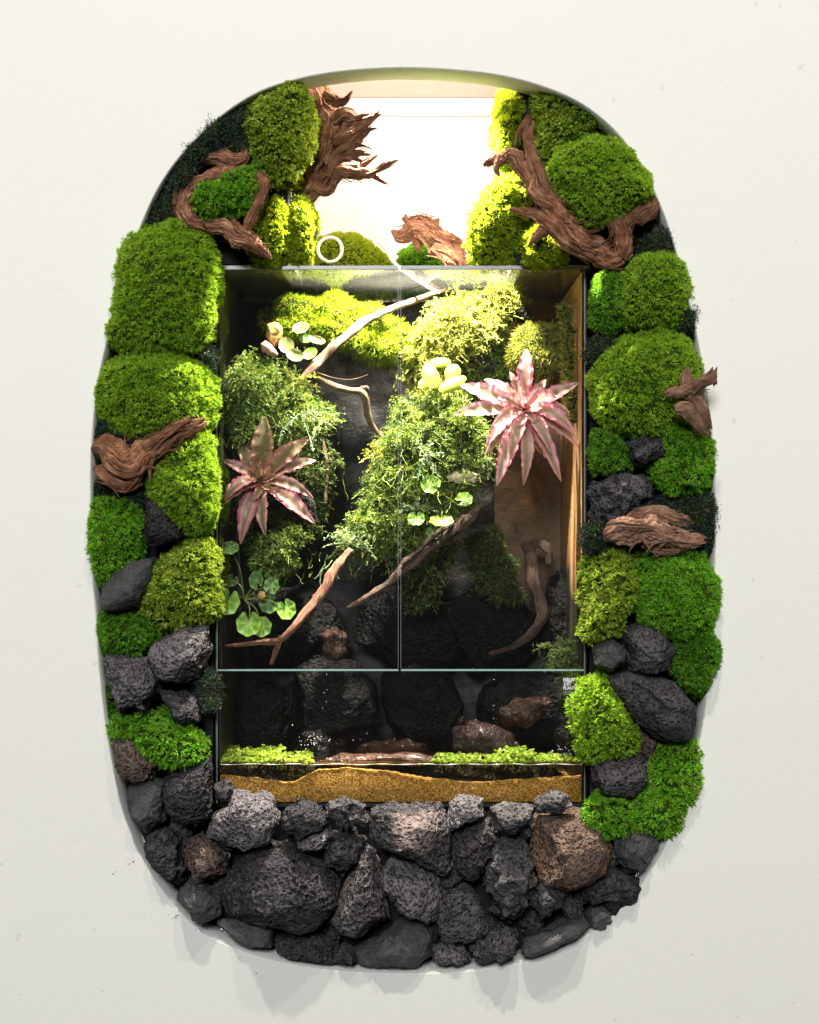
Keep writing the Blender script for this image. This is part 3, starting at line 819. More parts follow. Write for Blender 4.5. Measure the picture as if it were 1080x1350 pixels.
RO = [
 ([(192,680),(193,656),(205,654),(220,675),(239,695),(239,712),(215,721),(193,720)], 'lava', .4, 0, 'small dark rock wedged between two left cushions above the tumbled slab'),
 ([(133,775),(150,758),(180,742),(206,737),(206,765),(192,797),(170,810),(138,806)], 'slate', 0, 0, 'smooth slanting dark stone on the left rim under the green cushion'),
 ([(197,860),(215,838),(250,820),(273,825),(279,855),(265,885),(240,907),(217,900),(200,877)], 'lava_grey', .3, 0, 'smooth streaked grey rock nearest the tank at lower left'),
 ([(134,868),(165,863),(195,868),(210,890),(215,915),(195,936),(160,941),(140,917)], 'lava_grey', 1.2, 0, 'deeply pitted grey rock on the left rim'),
 ([(213,912),(240,909),(262,925),(266,950),(245,957),(225,947)], 'lava', .3, 0, 'small rock under the smooth streaked grey rock at lower left'),
 ([(147,968),(175,957),(195,983),(222,1003),(207,1027),(180,1034),(160,1030),(148,1000)], 'lava_brown', 1, 0, 'brownish pitted rock left under the lowest left cushion'),
 ([(218,1027),(245,1010),(262,1000),(281,990),(283,1040),(279,1077),(245,1090),(216,1072)], 'lava', 1.2, 0, 'dark rock with pale porous top beside the lower left tank edge'),
 ([(163,1035),(190,1023),(216,1030),(217,1080),(195,1096),(170,1090),(158,1062)], 'slate', .3, 0, 'smooth charcoal rock on the lower left rim'),
 ([(282,1035),(300,1027),(310,1040),(302,1056),(284,1054)], 'lava', .5, .4, 'tiny dark rock at the lower left foot of the tank'),
 ([(285,1075),(305,1065),(308,1046),(326,1045),(332,1051),(346,1044),(360,1050),(368,1080),(355,1107),(325,1127),(300,1111),(276,1102)], 'lava_grey', .9, 0, 'palest grey rock below the left part of the sand'),
 ([(369,1063),(395,1050),(420,1052),(436,1075),(431,1097),(395,1110),(371,1092)], 'lava', .8, .7, 'dark bumpy rock right of the palest grey rock'),
 ([(430,1057),(458,1050),(485,1060),(488,1082),(455,1094),(432,1082)], 'lava', .8, .9, 'dark knobbly rock just left of the big squarish rock'),
 ([(390,1105),(400,1092),(435,1088),(441,1100),(431,1118),(405,1126),(391,1118)], 'lava_grey', .8, .4, 'small pale egg shaped rock above the largest pitted rock'),
 ([(440,1100),(465,1095),(482,1108),(480,1137),(450,1152),(426,1137)], 'lava', .8, .8, 'blackish knobbly rock right of the small egg shaped rock'),
 ([(299,1155),(325,1130),(345,1117),(385,1114),(393,1128),(430,1138),(449,1165),(446,1192),(425,1213),(400,1221),(330,1214),(300,1206),(293,1175)], 'lava', 1.35, 0, 'largest rock of the bed, dark and deeply pitted, lower left'),
 ([(193,1098),(225,1089),(244,1105),(246,1130),(239,1167),(220,1179),(195,1162),(189,1130)], 'lava', .5, .9, 'rough knobbly rock on the lower left rim under the charcoal one'),
 ([(246,1110),(265,1097),(285,1113),(304,1125),(301,1147),(275,1157),(260,1167),(242,1140)], 'lava_brown', .5, .7, 'craggy brown tinged rock left of the largest pitted rock'),
 ([(238,1172),(258,1160),(285,1178),(293,1205),(267,1217),(245,1214),(229,1195)], 'slate', .3, 0, 'rounded charcoal rock on the rim at lower left below the craggy brown one'),
 ([(288,1215),(330,1211),(361,1224),(357,1247),(330,1260),(303,1252)], 'slate', .1, 0, 'smooth wedge on the bottom rim under the largest pitted rock'),
 ([(360,1235),(385,1220),(420,1223),(447,1240),(442,1272),(415,1278),(380,1272),(358,1257)], 'lava', 1.2, .2, 'blackish pitted rock on the bottom rim left of the tiny one'),
 ([(442,1250),(455,1240),(468,1250),(469,1276),(450,1279),(440,1265)], 'lava', .8, .4, 'tiny upright rock on the bottom rim'),
 ([(480,1110),(497,1123),(504,1150),(509,1190),(516,1210),(495,1223),(470,1240),(445,1234),(430,1215),(443,1185),(458,1155)], 'lava_pink', 1.2, 0, 'tall tapering rock with pinkish pores near the middle'),
 ([(489,1065),(520,1060),(581,1061),(588,1100),(587,1147),(560,1137),(530,1123),(500,1116),(486,1100)], 'lava_pink', 1.0, 0, 'big squarish rock with pinkish grain right under the sand'),
 ([(504,1145),(520,1126),(540,1134),(565,1144),(589,1178),(584,1201),(570,1213),(540,1209),(515,1193),(501,1165)], 'lava_grey', .7, .5, 'rounded grey rock under the big squarish one'),
 ([(468,1250),(500,1234),(530,1211),(560,1211),(580,1225),(572,1257),(550,1277),(510,1282),(473,1279)], 'slate', .1, 0, 'large smooth flat stone on the bottom rim at the middle'),
 ([(589,1058),(605,1047),(636,1054),(641,1075),(615,1086),(597,1095),(586,1088)], 'lava_grey', .1, 0, 'angular grey rock at the tank foot right of the big squarish one'),
 ([(600,1098),(615,1085),(645,1082),(654,1105),(647,1150),(620,1162),(601,1142),(594,1115)], 'lava_pink', .9, .5, 'lumpy rock below the angular grey one'),
 ([(583,1168),(605,1159),(622,1166),(642,1200),(640,1226),(615,1241),(585,1237),(574,1210)], 'lava', .9, .2, 'dark grainy rock right of the rounded grey rock'),
 ([(648,1065),(675,1057),(703,1062),(701,1085),(680,1103),(653,1093)], 'lava_grey', .1, .2, 'flat dull rock at the tank foot left of the rusty brown one'),
 ([(648,1108),(675,1101),(702,1113),(708,1160),(702,1200),(675,1223),(648,1212),(637,1170)], 'lava', .6, 1.2, 'tall craggy dark rock left of the rusty brown one'),
 ([(704,1075),(730,1068),(765,1070),(795,1085),(804,1110),(799,1146),(770,1169),(745,1179),(713,1166),(702,1130)], 'lava_rust', .5, 0, 'big rusty brown rock at the lower right of the tank'),
 ([(704,1055),(725,1042),(748,1046),(759,1062),(737,1070),(706,1071)], 'lava_grey', .2, .3, 'small ridged rock lying on the rusty brown one'),
 ([(571,1250),(590,1236),(610,1244),(622,1262),(614,1281),(585,1281),(569,1270)], 'lava_grey', .4, .5, 'small rough rock on the bottom rim right of the large flat stone'),
 ([(626,1235),(650,1230),(665,1216),(686,1233),(687,1255),(660,1274),(635,1277),(620,1258)], 'lava', .6, .8, 'knobbly rock on the bottom rim under the tall craggy one'),
 ([(704,1165),(725,1159),(744,1174),(737,1195),(712,1209),(701,1190)], 'lava', .6, .6, 'small bumpy rock under the rusty brown one'),
 ([(736,1190),(750,1178),(770,1188),(767,1205),(748,1214)], 'lava', .3, .4, 'little round rock right of the small bumpy one under the rusty rock'),
 ([(688,1240),(720,1225),(765,1206),(779,1220),(772,1239),(730,1262),(695,1270),(681,1258)], 'slate', .1, 0, 'long smooth slanting stone on the lower right rim'),
 ([(771,1205),(785,1190),(805,1198),(815,1213),(811,1230),(790,1232),(774,1222)], 'slate', .1, .2, 'angular dark rock jutting over the lower right rim'),
 ([(766,1165),(800,1142),(825,1148),(847,1165),(837,1197),(811,1210),(790,1187),(766,1184)], 'lava', .3, .6, 'dark blocky rock on the lower right rim above the jutting one'),
 ([(813,1108),(835,1094),(860,1098),(876,1120),(867,1147),(848,1164),(825,1152),(810,1130)], 'slate', .1, .2, 'split dark rock under the long green cushion at lower right'),
 ([(820,585),(845,573),(874,576),(880,600),(850,620),(826,610)], 'lava', .2, 0, 'flat dark rock just under the largest right cushion'),
 ([(780,640),(810,624),(850,627),(862,655),(857,682),(820,690),(782,687)], 'lava', .5, 1.1, 'bumpy shiny dark rock above the driftwood slab'),
 ([(784,855),(803,841),(821,850),(824,875),(805,886),(782,876)], 'slate', .1, 0, 'small round dark rock beside the lower right door corner'),
 ([(819,835),(840,821),(872,833),(889,855),(886,886),(860,893),(830,886)], 'lava', .6, 0, 'rounded rock between the small round one and the deep green cushion'),
 ([(799,895),(825,884),(855,889),(892,904),(920,930),(923,956),(905,973),(870,971),(833,951),(812,925)], 'lava', .4, .2, 'large slanting dark boulder on the right side'),
 ([(778,1000),(815,997),(850,994),(854,1025),(832,1048),(795,1046),(774,1030)], 'lava_pink', 1.4, 0, 'pale honeycombed rock under the light green cushion'),
 ([(835,973),(850,961),(866,975),(862,1002),(840,1000)], 'lava_brown', .8, .2, 'tiny brown rock under the large slanting boulder'),
]
for k, (poly, mt, po, kn, lb) in enumerate(RO):
    P = np.array(poly); big = np.ptp(P[:, 0]) * np.ptp(P[:, 1])
    yy = .016 + ((k * 37) % 11 - 5) * .0022
    if 'lowest' in lb: yy -= .004
    lv = 7 if (big > 4500 and po > .6) else 6 if big > 1300 else 5
    rock(poly, yy, mt, lb, 200 + k, po, kn, level=lv)
# small fillers deep in the gaps
FI = [(300,1100,22,'lava'),(478,1160,24,'lava'),(590,1150,20,'lava'),(645,1050+45,18,'lava'),(690,1090,18,'lava'),(560,1222,18,'lava'),(640,1225,16,'lava'),
      (240,1090,20,'lava'),(440,1228,14,'lava'),(355,1225,14,'lava'),(700,1215,20,'lava'),(805,1130,16,'lava'),(765,1180,14,'lava'),(880,1090,12,'lava'),
      (215,955,16,'lava_brown'),(258,1165,12,'lava'),(290,1170,14,'lava'),(368,1120,14,'lava'),(590,1225,14,'lava')]
PLACES = ['left of the palest grey rock','left of the rounded grey rock','right of the rounded grey rock','below the angular grey rock','left of the rusty brown rock','above the large flat stone on the bottom rim',
  'under the dark grainy rock','above the knobbly rock on the lower left rim','above the tiny upright rock','under the largest pitted rock','above the long smooth slanting stone','right of the rusty brown rock',
  'under the rusty brown rock','on the rim below the long green cushion','above the sprawling bright green cushion','above the rounded charcoal rock on the rim','left of the largest pitted rock','above the largest pitted rock','right of the large flat stone on the bottom rim']
for k, (cx, cy, r, mt) in enumerate(FI):
    a = np.linspace(0, 2 * math.pi, 9)[:-1]
    rr = r * rng.uniform(.8, 1.2, 8)
    rock([(cx + rr[i] * math.cos(a[i]), cy + rr[i] * math.sin(a[i])) for i in range(8)], .047, mt, 'small dark rock in the gap ' + PLACES[k], 300 + k, .5, .5, level=5)

# ---------------------------------------------------------------- wood
def catmull(P, step):
    P = np.array(P, float); n = len(P); out = []
    Q = np.vstack((2 * P[0] - P[1], P, 2 * P[-1] - P[-2]))
    for i in range(1, n):
        a, b_, c, d = Q[i - 1], Q[i], Q[i + 1], Q[i + 2]
        k = max(2, int(np.linalg.norm((c - b_)[:3]) / step))
        for j in range(k):
            t = j / k
            out.append(.5 * ((2 * b_) + (-a + c) * t + (2 * a - 5 * b_ + 4 * c - d) * t * t + (-a + 3 * b_ - 3 * c + d) * t ** 3))
    out.append(P[-1]); return np.array(out)

def limb(stroke, flat, flute, seed, K=28, step=.0022, rag=0.0, twist=0.0):
    """stroke: (px, py, depth, radius in mm)"""
    pts = np.array([np.append(W(a, b_, c), r / 1000) for a, b_, c, r in stroke])
    S = catmull(pts, step); C_ = S[:, :3]; R = np.maximum(S[:, 3], .0004)
    n = len(C_)
    T = unit(np.gradient(C_, axis=0)); 
    vy = np.array((0, -1., 0))
    side = unit(np.cross(T, vy[None, :] + 1e-4)); nn = unit(np.cross(side, T))
    s = np.concatenate(([0], np.cumsum(np.linalg.norm(np.diff(C_, axis=0), axis=1))))
    # wander of the centre line
    wob = np.stack((vnoise(np.stack((s * 45, s * 0 + seed, s * 0), 1), 1), vnoise(np.stack((s * 45, s * 0 + seed, s * 0 + 9), 1), 2)), 1)
    C_ = C_ + side * (wob[:, :1] * R[:, None] * .25) + nn * (wob[:, 1:] * R[:, None] * .25)
    th = np.linspace(0, 2 * math.pi, K, endpoint=False)
    TH, SS = np.meshgrid(th, s); RR = np.repeat(R[:, None], K, 1)
    ang = TH + twist * SS * 20
    q = np.stack((np.cos(ang).ravel() * 2.6 + seed * 3.1, np.sin(ang).ravel() * 2.6, SS.ravel() * 16), 1)
    f1 = fbm(q, seed, 5, .72); f1 = 1 - 4.2 * np.abs(f1) ** .85          # ridges running along the limb
    q2 = np.stack((np.cos(ang).ravel() * 5.5, np.sin(ang).ravel() * 5.5 + seed, SS.ravel() * 60), 1)
    f2 = fbm(q2, seed + 7, 3, .6)
    q3 = np.stack((np.cos(ang).ravel() * 1.9 + seed, np.sin(ang).ravel() * 1.9, SS.ravel() * 34), 1)
    f3 = 1.1 - 2.0 * worley(q3, seed + 3)                          # angular chips and broken steps
    lum = vnoise(np.stack((s * 60, s * 0 + 3.3, s * 0 + seed), 1), seed) * .16
    rad = RR.ravel() * (1 + flute * .40 * f1 + flute * .45 * f2 + flute * .50 * f3 + np.repeat(lum[:, None], K, 1).ravel())
    rad = np.maximum(rad, RR.ravel() * .25)
    ct = np.cos(TH).ravel(); sn = np.sin(TH).ravel()
    base = np.repeat(C_, K, 0)
    V = base + np.repeat(side, K, 0) * (rad * ct)[:, None] + np.repeat(nn, K, 0) * (rad * sn * flat)[:, None]
    if rag:   # ragged ends: push last rings along the axis irregularly
        u = np.repeat(np.clip((s - s[-1] + .02) / .02, 0, 1)[:, None], K, 1).ravel()
        V += np.repeat(T, K, 0) * (u * vnoise(np.stack((ct * 2.5, sn * 2.5, ct * 0 + seed), 1), seed) * rag)[:, None]
    F = []
    i = np.arange(n - 1)[:, None] * K; j = np.arange(K)[None, :]; j2 = (j + 1) % K
    F = np.stack((i + j, i + j2, i + K + j2, i + K + j), -1).reshape(-1, 4)
    uv = np.stack((np.abs(TH.ravel() / math.pi - 1), SS.ravel() * 9 + seed), 1)
    # caps
    cV = np.array([C_[0], C_[-1]]); b0 = len(V)
    V = np.vstack((V, cV)); uv = np.vstack((uv, [[.5, 0], [.5, 1]]))
    Fc = [(b0, k2, k, b0) for k, k2 in zip(range(K), list(range(1, K)) + [0])]
    L0 = (n - 1) * K
    caps = np.array([(b0, k2, k) for k, k2 in zip(range(K), list(range(1, K)) + [0])] + [(b0 + 1, L0 + k, L0 + k2) for k, k2 in zip(range(K), list(range(1, K)) + [0])])
    tri = np.concatenate((F[:, [0, 1, 2]], F[:, [0, 2, 3]], caps))
    return V, tri, uv

def wood(name, strokes, mat, label, cat, group=None, flat=.7, flute=.5, seed=0, rag=.008, twist=.15, K=56, step=.0014, splinters=0):
    Vs, Fs, Us, o = [], [], [], 0
    r_ = np.random.default_rng(seed + 7); extra = []
    strokes = [(st[0], [(a, b_, c, r * .84) for a, b_, c, r in st[1]]) if isinstance(st, tuple) else [(a, b_, c, r * .84) for a, b_, c, r in st] for st in strokes]
    if splinters:       # thin torn slivers lying along the limbs, tips standing off
        for st in strokes:
            q = st[1] if isinstance(st, tuple) else st
            Q = catmull(np.array(q), 3.0); n_ = len(Q)
            if Q[:, 3].max() < 5: continue
            for z in range(splinters * (1 + n_ // 25)):
                i0 = int(r_.integers(0, max(1, n_ - 8))); ln = int(r_.integers(6, 16)); seg = Q[i0:i0 + ln:3]
                if len(seg) < 3: continue
                if r_.random() < .4: seg = seg[::-1]
                t_ = np.gradient(seg[:, :2], axis=0); t_ /= np.linalg.norm(t_, axis=1, keepdims=True) + 1e-9
                pr = np.stack((-t_[:, 1], t_[:, 0]), 1); sg = r_.choice([-1, 1]); k_ = np.linspace(0, 1, len(seg))
                off = seg[:, 3] * (r_.uniform(.2, .95) + 1.25 * k_ ** 2)
                xy = seg[:, :2] + pr * (sg * off)[:, None]
                dep = seg[:, 2] - seg[:, 3] / 1000 * r_.uniform(.2, .6)
                rr = np.maximum(seg[:, 3].mean() * r_.uniform(.13, .30) * (1 - k_ ** 1.5), .35)
                extra.append((.6, [(xy[m, 0], xy[m, 1], dep[m], rr[m]) for m in range(len(seg))]))
    for k, st in enumerate(strokes + extra):
        fl = flat
        if isinstance(st, tuple): fl, st = st
        V, F, U = limb(st, fl, flute, seed + k * 3, K if k < len(strokes) else 12, step if k < len(strokes) else .0025, rag if k < len(strokes) else 0, twist)
        Vs.append(V); Fs.append(F + o); Us.append(U); o += len(V)
    V = np.concatenate(Vs); c = V.mean(0)
    ob = link(name, mesh(name, V - c, np.concatenate(Fs), True, np.concatenate(Us)), M[mat]); ob.location = c
    return tag(ob, label, cat, group)

GD = 'pieces of driftwood among the moss'
wood('driftwood', [
  [(404,106,0.105,9),(418,130,0.098,15),(428,165,0.094,19),(420,205,0.094,22),(408,240,0.090,18),(398,262,0.090,12),(386,278,0.090,5)],
  [(418,112,0.105,5),(434,128,0.098,8),(446,160,0.094,9),(448,190,0.090,10),(436,225,0.090,9),(420,250,0.090,7),(410,268,0.090,3)],
  [(440,190,0.083,10),(456,180,0.075,10),(470,168,0.071,9),(484,160,0.068,6),(499,150,0.064,2)],
  [(440,160,0.083,7),(455,150,0.075,7),(470,156,0.075,6),(480,152,0.068,3),(498,147,0.068,1.5)],
  [(446,150,0.083,6),(456,146,0.083,5),(466,150,0.083,3),(474,158,0.075,1.5)],
  [(430,215,0.083,10),(450,200,0.075,9),(466,188,0.075,7),(480,178,0.071,4),(489,168,0.068,1.5)],
  [(424,238,0.083,9),(438,228,0.075,8),(460,228,0.071,8),(484,228,0.068,7),(500,222,0.068,5),(514,214,0.064,4),(524,210,0.064,1.5)],
  [(432,232,0.075,5),(446,214,0.071,5),(462,208,0.071,4),(476,212,0.068,1.5)],
  [(428,122,.082,6),(441,134,.078,7),(453,134,.074,4),(462,124,.07,1.2)],
  [(450,176,.080,8),(464,184,.075,7),(478,190,.07,4),(490,196,.066,1.2)],
  [(440,205,.080,7),(456,208,.075,6),(472,202,.07,4.5),(486,203,.066,1.4)],
  [(470,222,.078,5),(484,214,.074,4),(497,205,.07,1.2)],
  [(486,228,.078,5),(500,236,.074,3.5),(510,242,.07,1)],
  [(456,160,.080,7),(470,164,.075,6),(484,170,.07,3.5),(496,168,.068,1)],
  [(412,244,0.083,8),(430,250,0.079,7),(444,236,0.075,5),(452,224,0.075,2)]],
  'wood', 'big splintered root reaching into the niche from the upper left', 'driftwood', GD, .7, .75, 1, splinters=7)
wood('driftwood', [
  [(262,212,.03,6),(285,208,.015,11),(305,212,.01,12),(320,208,.01,8),(324,200,.012,4)],
  [(315,222,.01,9),(290,232,.005,12),(262,240,.008,10),(246,252,.012,12),(240,272,.012,12),(250,290,.012,11),(268,298,.01,9)],
  [(338,226,.01,6),(349,240,.0,6),(346,258,.0,6),(336,275,.0,6),(328,292,.0,6),(322,312,.0,4)],
  [(344,226,.01,3),(352,242,.0,3),(342,268,-.002,3),(330,300,-.002,2)],
  [(275,298,.01,8),(295,302,.0,11),(315,312,-.004,12),(335,325,-.004,9),(348,333,.0,6),(356,340,.0,2)],
  [(305,292,.0,5),(316,305,-.006,6),(330,312,-.008,5),(340,322,-.006,3)]],
  'wood', 'curved driftwood hook wrapping a small moss cushion at upper left', 'driftwood', GD, .7, .7, 22, splinters=7)
wood('driftwood', [
  (.6, [(516,305,.30,2),(528,310,.29,9),(545,300,.28,13),(562,305,.28,14),(580,315,.28,15),(598,330,.28,13),(610,352,.28,8)]),
  (.5, [(530,288,.29,1.5),(540,292,.29,6),(556,290,.28,7),(572,296,.28,5),(578,290,.28,1.5)]),
  (.6, [(535,282,.28,1),(540,300,.28,5),(548,315,.28,7),(552,330,.28,4)]),
  (.6, [(570,325,.27,9),(585,335,.27,11),(600,345,.27,9)]),
  (.6, [(595,308,.28,1),(602,318,.28,5),(608,332,.28,6),(610,346,.28,4)])],
  'wood', 'small splintered root standing behind the tank in the niche', 'driftwood', GD, .6, .8, 41, splinters=7)
wood('driftwood', [
  [(697,152,0.030,4),(692,170,0.025,6),(698,190,0.020,7),(700,212,0.015,9),(706,232,0.010,14),(714,255,0.005,15),(730,275,0.000,14),(742,292,0.000,15),(760,312,-0.000,17),(785,330,0.000,19),(808,338,0.005,17),(828,330,0.010,12)],
  [(637,218,0.030,3),(650,212,0.030,7),(662,210,0.025,8),(675,205,0.020,9),(688,218,0.015,10),(700,235,0.010,10),(710,250,0.005,8)],
  [(735,270,.0,8),(748,262,-.004,5),(756,252,-.006,1.5)],
  [(690,165,.02,4),(683,176,.018,3),(680,190,.015,1.2)],
  [(660,212,.02,6),(655,222,.016,4),(658,232,.012,1.2)],
  [(720,300,.0,8),(708,312,-.004,5),(700,322,-.006,1.5)],
  [(700,248,0.000,6),(716,262,-0.005,9),(732,272,-0.005,8),(740,285,-0.005,4)],
  [(672,275,0.020,2),(690,280,0.015,6),(708,284,0.005,9),(726,296,-0.003,11),(744,314,-0.003,11),(765,332,-0.000,9),(790,342,0.000,6)],
  [(795,264,.0,3),(796,275,.0,6),(805,288,.0,8),(815,300,.0,10),(822,320,.0,13),(818,338,.0,10)],
  [(810,305,.005,9),(826,295,.0,10),(838,285,.0,9),(850,275,.0,10),(860,268,.005,7),(864,262,.005,3)],
  [(832,285,-.004,6),(846,290,-.004,6),(862,278,-.004,5),(866,270,.0,3)],
  [(704,160,.025,2),(700,180,.02,4),(704,205,.01,5),(716,235,-.003,6),(722,256,-.006,4)]],
  'wood', 'big branching driftwood arching over the upper right corner of the tank', 'driftwood', GD, .8, .5, 61, splinters=7)
wood('driftwood', [
  [(875,520,-0.056,4.6),(886,517,-0.056,6.9),(898,515,-0.051,8.0),(912,512,-0.046,9.2),(920,520,-0.036,8.0)],
  [(908,484,-0.046,3.4),(906,496,-0.046,8.0),(908,510,-0.046,10.3),(915,525,-0.041,11.5),(925,540,-0.036,10.3),(932,562,-0.026,8.0)],
  [(914,516,-0.046,8.0),(926,506,-0.061,8.0),(936,498,-0.071,8.0),(940,490,-0.076,4.6)],
  [(940,494,-0.076,4.6),(942,505,-0.071,3.4)],
  [(890,540,-0.056,6.9),(902,538,-0.056,10.3),(914,550,-0.046,10.3),(924,562,-0.036,8.0),(934,572,-0.026,4.6)],
  [(924,520,-0.036,5.8),(926,545,-0.034,5.8),(932,568,-0.026,4.6)]],
  'wood_tan', 'knobbly star shaped twig sticking out over the right rim', 'driftwood', GD, .9, .35, 81, splinters=2)
wood('driftwood', [
  [(122,592,.0,4),(132,590,-.01,12),(146,600,-.015,22),(165,610,-.02,28),(185,602,-.02,22),(205,590,-.02,15),(225,578,-.025,12),(245,568,-.03,11),(260,560,-.03,9),(267,556,-.03,4)],
  [(124,618,.0,4),(138,622,-.012,11),(152,632,-.015,14),(168,638,-.015,12),(182,634,-.015,7)],
  [(126,582,.0,3),(145,580,-.01,8),(160,592,-.02,9),(172,600,-.025,7)],
  [(175,606,-.02,9),(198,586,-.03,7),(218,572,-.036,6),(238,560,-.04,5),(250,553,-.04,3)],
  [(195,580,-.01,6),(210,576,-.015,9),(222,580,-.02,8)]],
  'wood', 'thick driftwood chunk jutting over the left rim', 'driftwood', GD, .75, .42, 101, splinters=7)
wood('driftwood', [
  [(797,712,-.005,4),(806,705,-.015,11),(822,702,-.02,15),(842,700,-.025,17),(865,702,-.03,17),(888,706,-.025,13),(908,712,-.02,10),(926,713,-.015,6)],
  [(800,696,-.01,4),(812,690,-.02,7),(830,690,-.03,8),(850,692,-.035,7),(872,700,-.035,6),(892,700,-.03,4)],
  [(826,682,-.015,3),(842,680,-.02,7),(860,676,-.02,8),(880,682,-.02,9),(898,686,-.015,7),(910,688,-.01,4)],
  [(850,712,-.02,8),(870,722,-.02,10),(888,726,-.02,7),(900,720,-.02,4)],
  [(836,676,-.02,2),(846,674,-.02,5),(860,672,-.02,4)]],
  'wood_tan', 'ridged tan driftwood slab on the right above the vivid cushion', 'driftwood', GD, .6, .8, 121, splinters=7)

# ---------------------------------------------------------------- branches inside the tank
GB = 'bare branches inside the tank'
kw = dict(K=18, step=.003, rag=.002)
wood('branch', [[(598,380,.30,3),(570,388,.28,4.5),(540,398,.25,5.5),(508,410,.22,6.5),(475,428,.19,7.5),(450,448,.17,8),(430,468,.16,8),(412,486,.15,7),(396,502,.14,4)]],
     'bark', 'pale branch sweeping from the tank lid down to the left door', 'branch', GB, 1, .22, 141, twist=.1, **kw)
wood('branch', [[(410,492,.16,3.5),(425,502,.165,4.5),(445,511,.17,5),(462,514,.17,5),(476,516,.17,5.5),(482,528,.175,6),(484,545,.18,5),(492,562,.19,5),(502,578,.20,4)], [(476,512,.17,4),(484,510,.17,3),(487,514,.17,2)]],
     'bark', 'crooked pale branch between the sweeping branch and the ferns', 'branch', GB, 1, .25, 151, twist=.1, **kw)
wood('branch', [[(420,540,.22,2.5),(424,570,.22,3),(428,595,.22,4),(431,618,.22,5),(430,640,.22,4),(429,665,.22,3)]],
     'bark', 'thin upright twig right of the brownish bromeliad', 'branch', GB, 1, .25, 161, twist=.1, **kw)
wood('branch', [[(462,724,.15,5),(448,745,.14,8),(432,768,.13,9),(418,788,.12,8),(400,812,.11,6.5),(382,832,.10,6),(366,845,.10,6),(345,846,.095,4.5),(320,849,.09,4),(298,852,.088,2)],
     [(416,785,.12,6),(414,802,.125,4),(408,818,.13,2.5)], [(372,840,.10,5),(364,858,.10,4.5),(358,876,.10,3)]],
     'bark_red', 'reddish brown forked branch resting low behind the left door', 'branch', GB, 1, .22, 171, twist=.1, **kw)
wood('branch', [(.6, [(636,664,.17,2),(620,680,.16,7),(602,696,.155,8),(585,708,.15,6),(566,722,.145,8),(545,740,.14,9),(525,757,.135,7),(500,777,.13,5),(480,790,.125,5),(458,802,.12,2.5)]),
     (.8, [(612,672,.165,2),(600,690,.155,3),(580,700,.14,3.5),(556,722,.135,4),(530,744,.13,3)])],
     'bark_grey', 'split slanting branch crossing from the center right down left', 'branch', GB, .6, .6, 181, twist=.1, **kw)
wood('branch', [[(690,718,.31,7),(698,728,.30,10),(702,750,.29,9),(706,775,.28,9),(712,798,.28,10),(714,815,.28,10),(704,832,.28,8),(688,846,.28,7),(670,856,.28,5),(645,862,.28,3)],
      [(694,722,.32,8),(708,716,.32,9),(722,724,.31,8),(724,745,.31,6)]],
     'bark_grey', 'dull hooked branch standing at the lower right of the tank', 'branch', GB, 1, .25, 191, twist=.1, **kw)

def tube(name, stroke, mat, parent=None, K=10, step=.003, closed=False):
    V, F, U = limb(stroke, 1, 0, 1, K, step)
    return link(name, mesh(name, V, F, True, U), M[mat], parent)
th_ = np.linspace(0, 2 * math.pi, 25)
ring = [(435 + 15.5 * math.cos(t + 1.9), 329 + 16 * math.sin(t + 1.9), .30, 2.6) for t in th_]
hs = empty('hose_loop', tuple(W(435, 350, .30)))
tag(hs, 'white hose loop standing behind the tank rail in front of lime moss', 'hose')
h1 = tube('loop', ring, 'hose', hs); settle(hs, [h1])
hs = empty('mist_hose', tuple(W(520, 352, .25)))
tag(hs, 'thin white hose curving down into the tank behind the center seam', 'hose')
h1 = tube('hose', [(498,318,.34,2.4),(510,330,.32,2.4),(518,345,.30,2.4),(535,360,.27,2.4),(560,376,.22,2.4),(580,386,.2,2.2)], 'hose', hs); settle(hs, [h1])
hs = tube('whisker', [(412,489,.15,.7),(440,498,.15,.6),(465,500,.15,.5),(485,494,.15,.4)], 'bark')
hs.name = 'twig'; tag(hs, 'hair thin twig starting at the foot of the sweeping branch', 'twig')

# ---------------------------------------------------------------- planting inside the tank
def inner(poly, y, T, st, mt, lb, seed, dens=1.0, name='moss_mound', cat='moss', lump=1.5):
    return moss(poly, y, T, st, mt, lb, seed, lump, dens, name, cat, 'plants growing in the tank', 'base_in', .8, .5)
inner([(345,412),(372,392),(430,386),(482,398),(530,425),(565,450),(550,492),(505,484),(465,470),(425,448),(380,444),(348,436)], .27, .06, 'grass', 'lime', 'bright grassy moss bank under the lid behind the left door', 401)
inner([(560,425),(590,392),(635,372),(676,384),(676,420),(650,455),(605,478),(565,520),(530,495),(528,450)], .25, .055, 'sprig', 'gold', 'brightest feathery growth right of the center seam below the lid', 402, 1.4, 'spikemoss_clump')
inner([(668,445),(700,425),(738,430),(757,465),(752,492),(720,505),(685,490),(662,470)], .21, .05, 'grass', 'gold', 'golden grassy tuft above the pink bromeliad', 403)
inner([(600,470),(650,440),(690,450),(700,500),(680,560),(640,580),(600,560),(590,510)], .28, .05, 'leafy', 'fern', 'shadowy leafy growth left of the pink bromeliad', 404, 1.0, 'spikemoss_clump')
inner([(300,478),(330,460),(365,478),(400,500),(436,540),(442,568),(404,596),(350,585),(318,600),(298,560)], .17, .05, 'sprig', 'fern', 'pale feathery spikemoss above the brownish bromeliad', 405, 1.2, 'spikemoss_clump')
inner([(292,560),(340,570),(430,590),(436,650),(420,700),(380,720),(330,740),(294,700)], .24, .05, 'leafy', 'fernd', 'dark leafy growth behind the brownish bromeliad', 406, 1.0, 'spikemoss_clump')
inner([(330,700),(370,690),(400,705),(402,750),(370,765),(330,755)], .17, .035, 'leafy', 'fern', 'small leafy clump below the brownish bromeliad', 407, 1.1, 'spikemoss_clump')
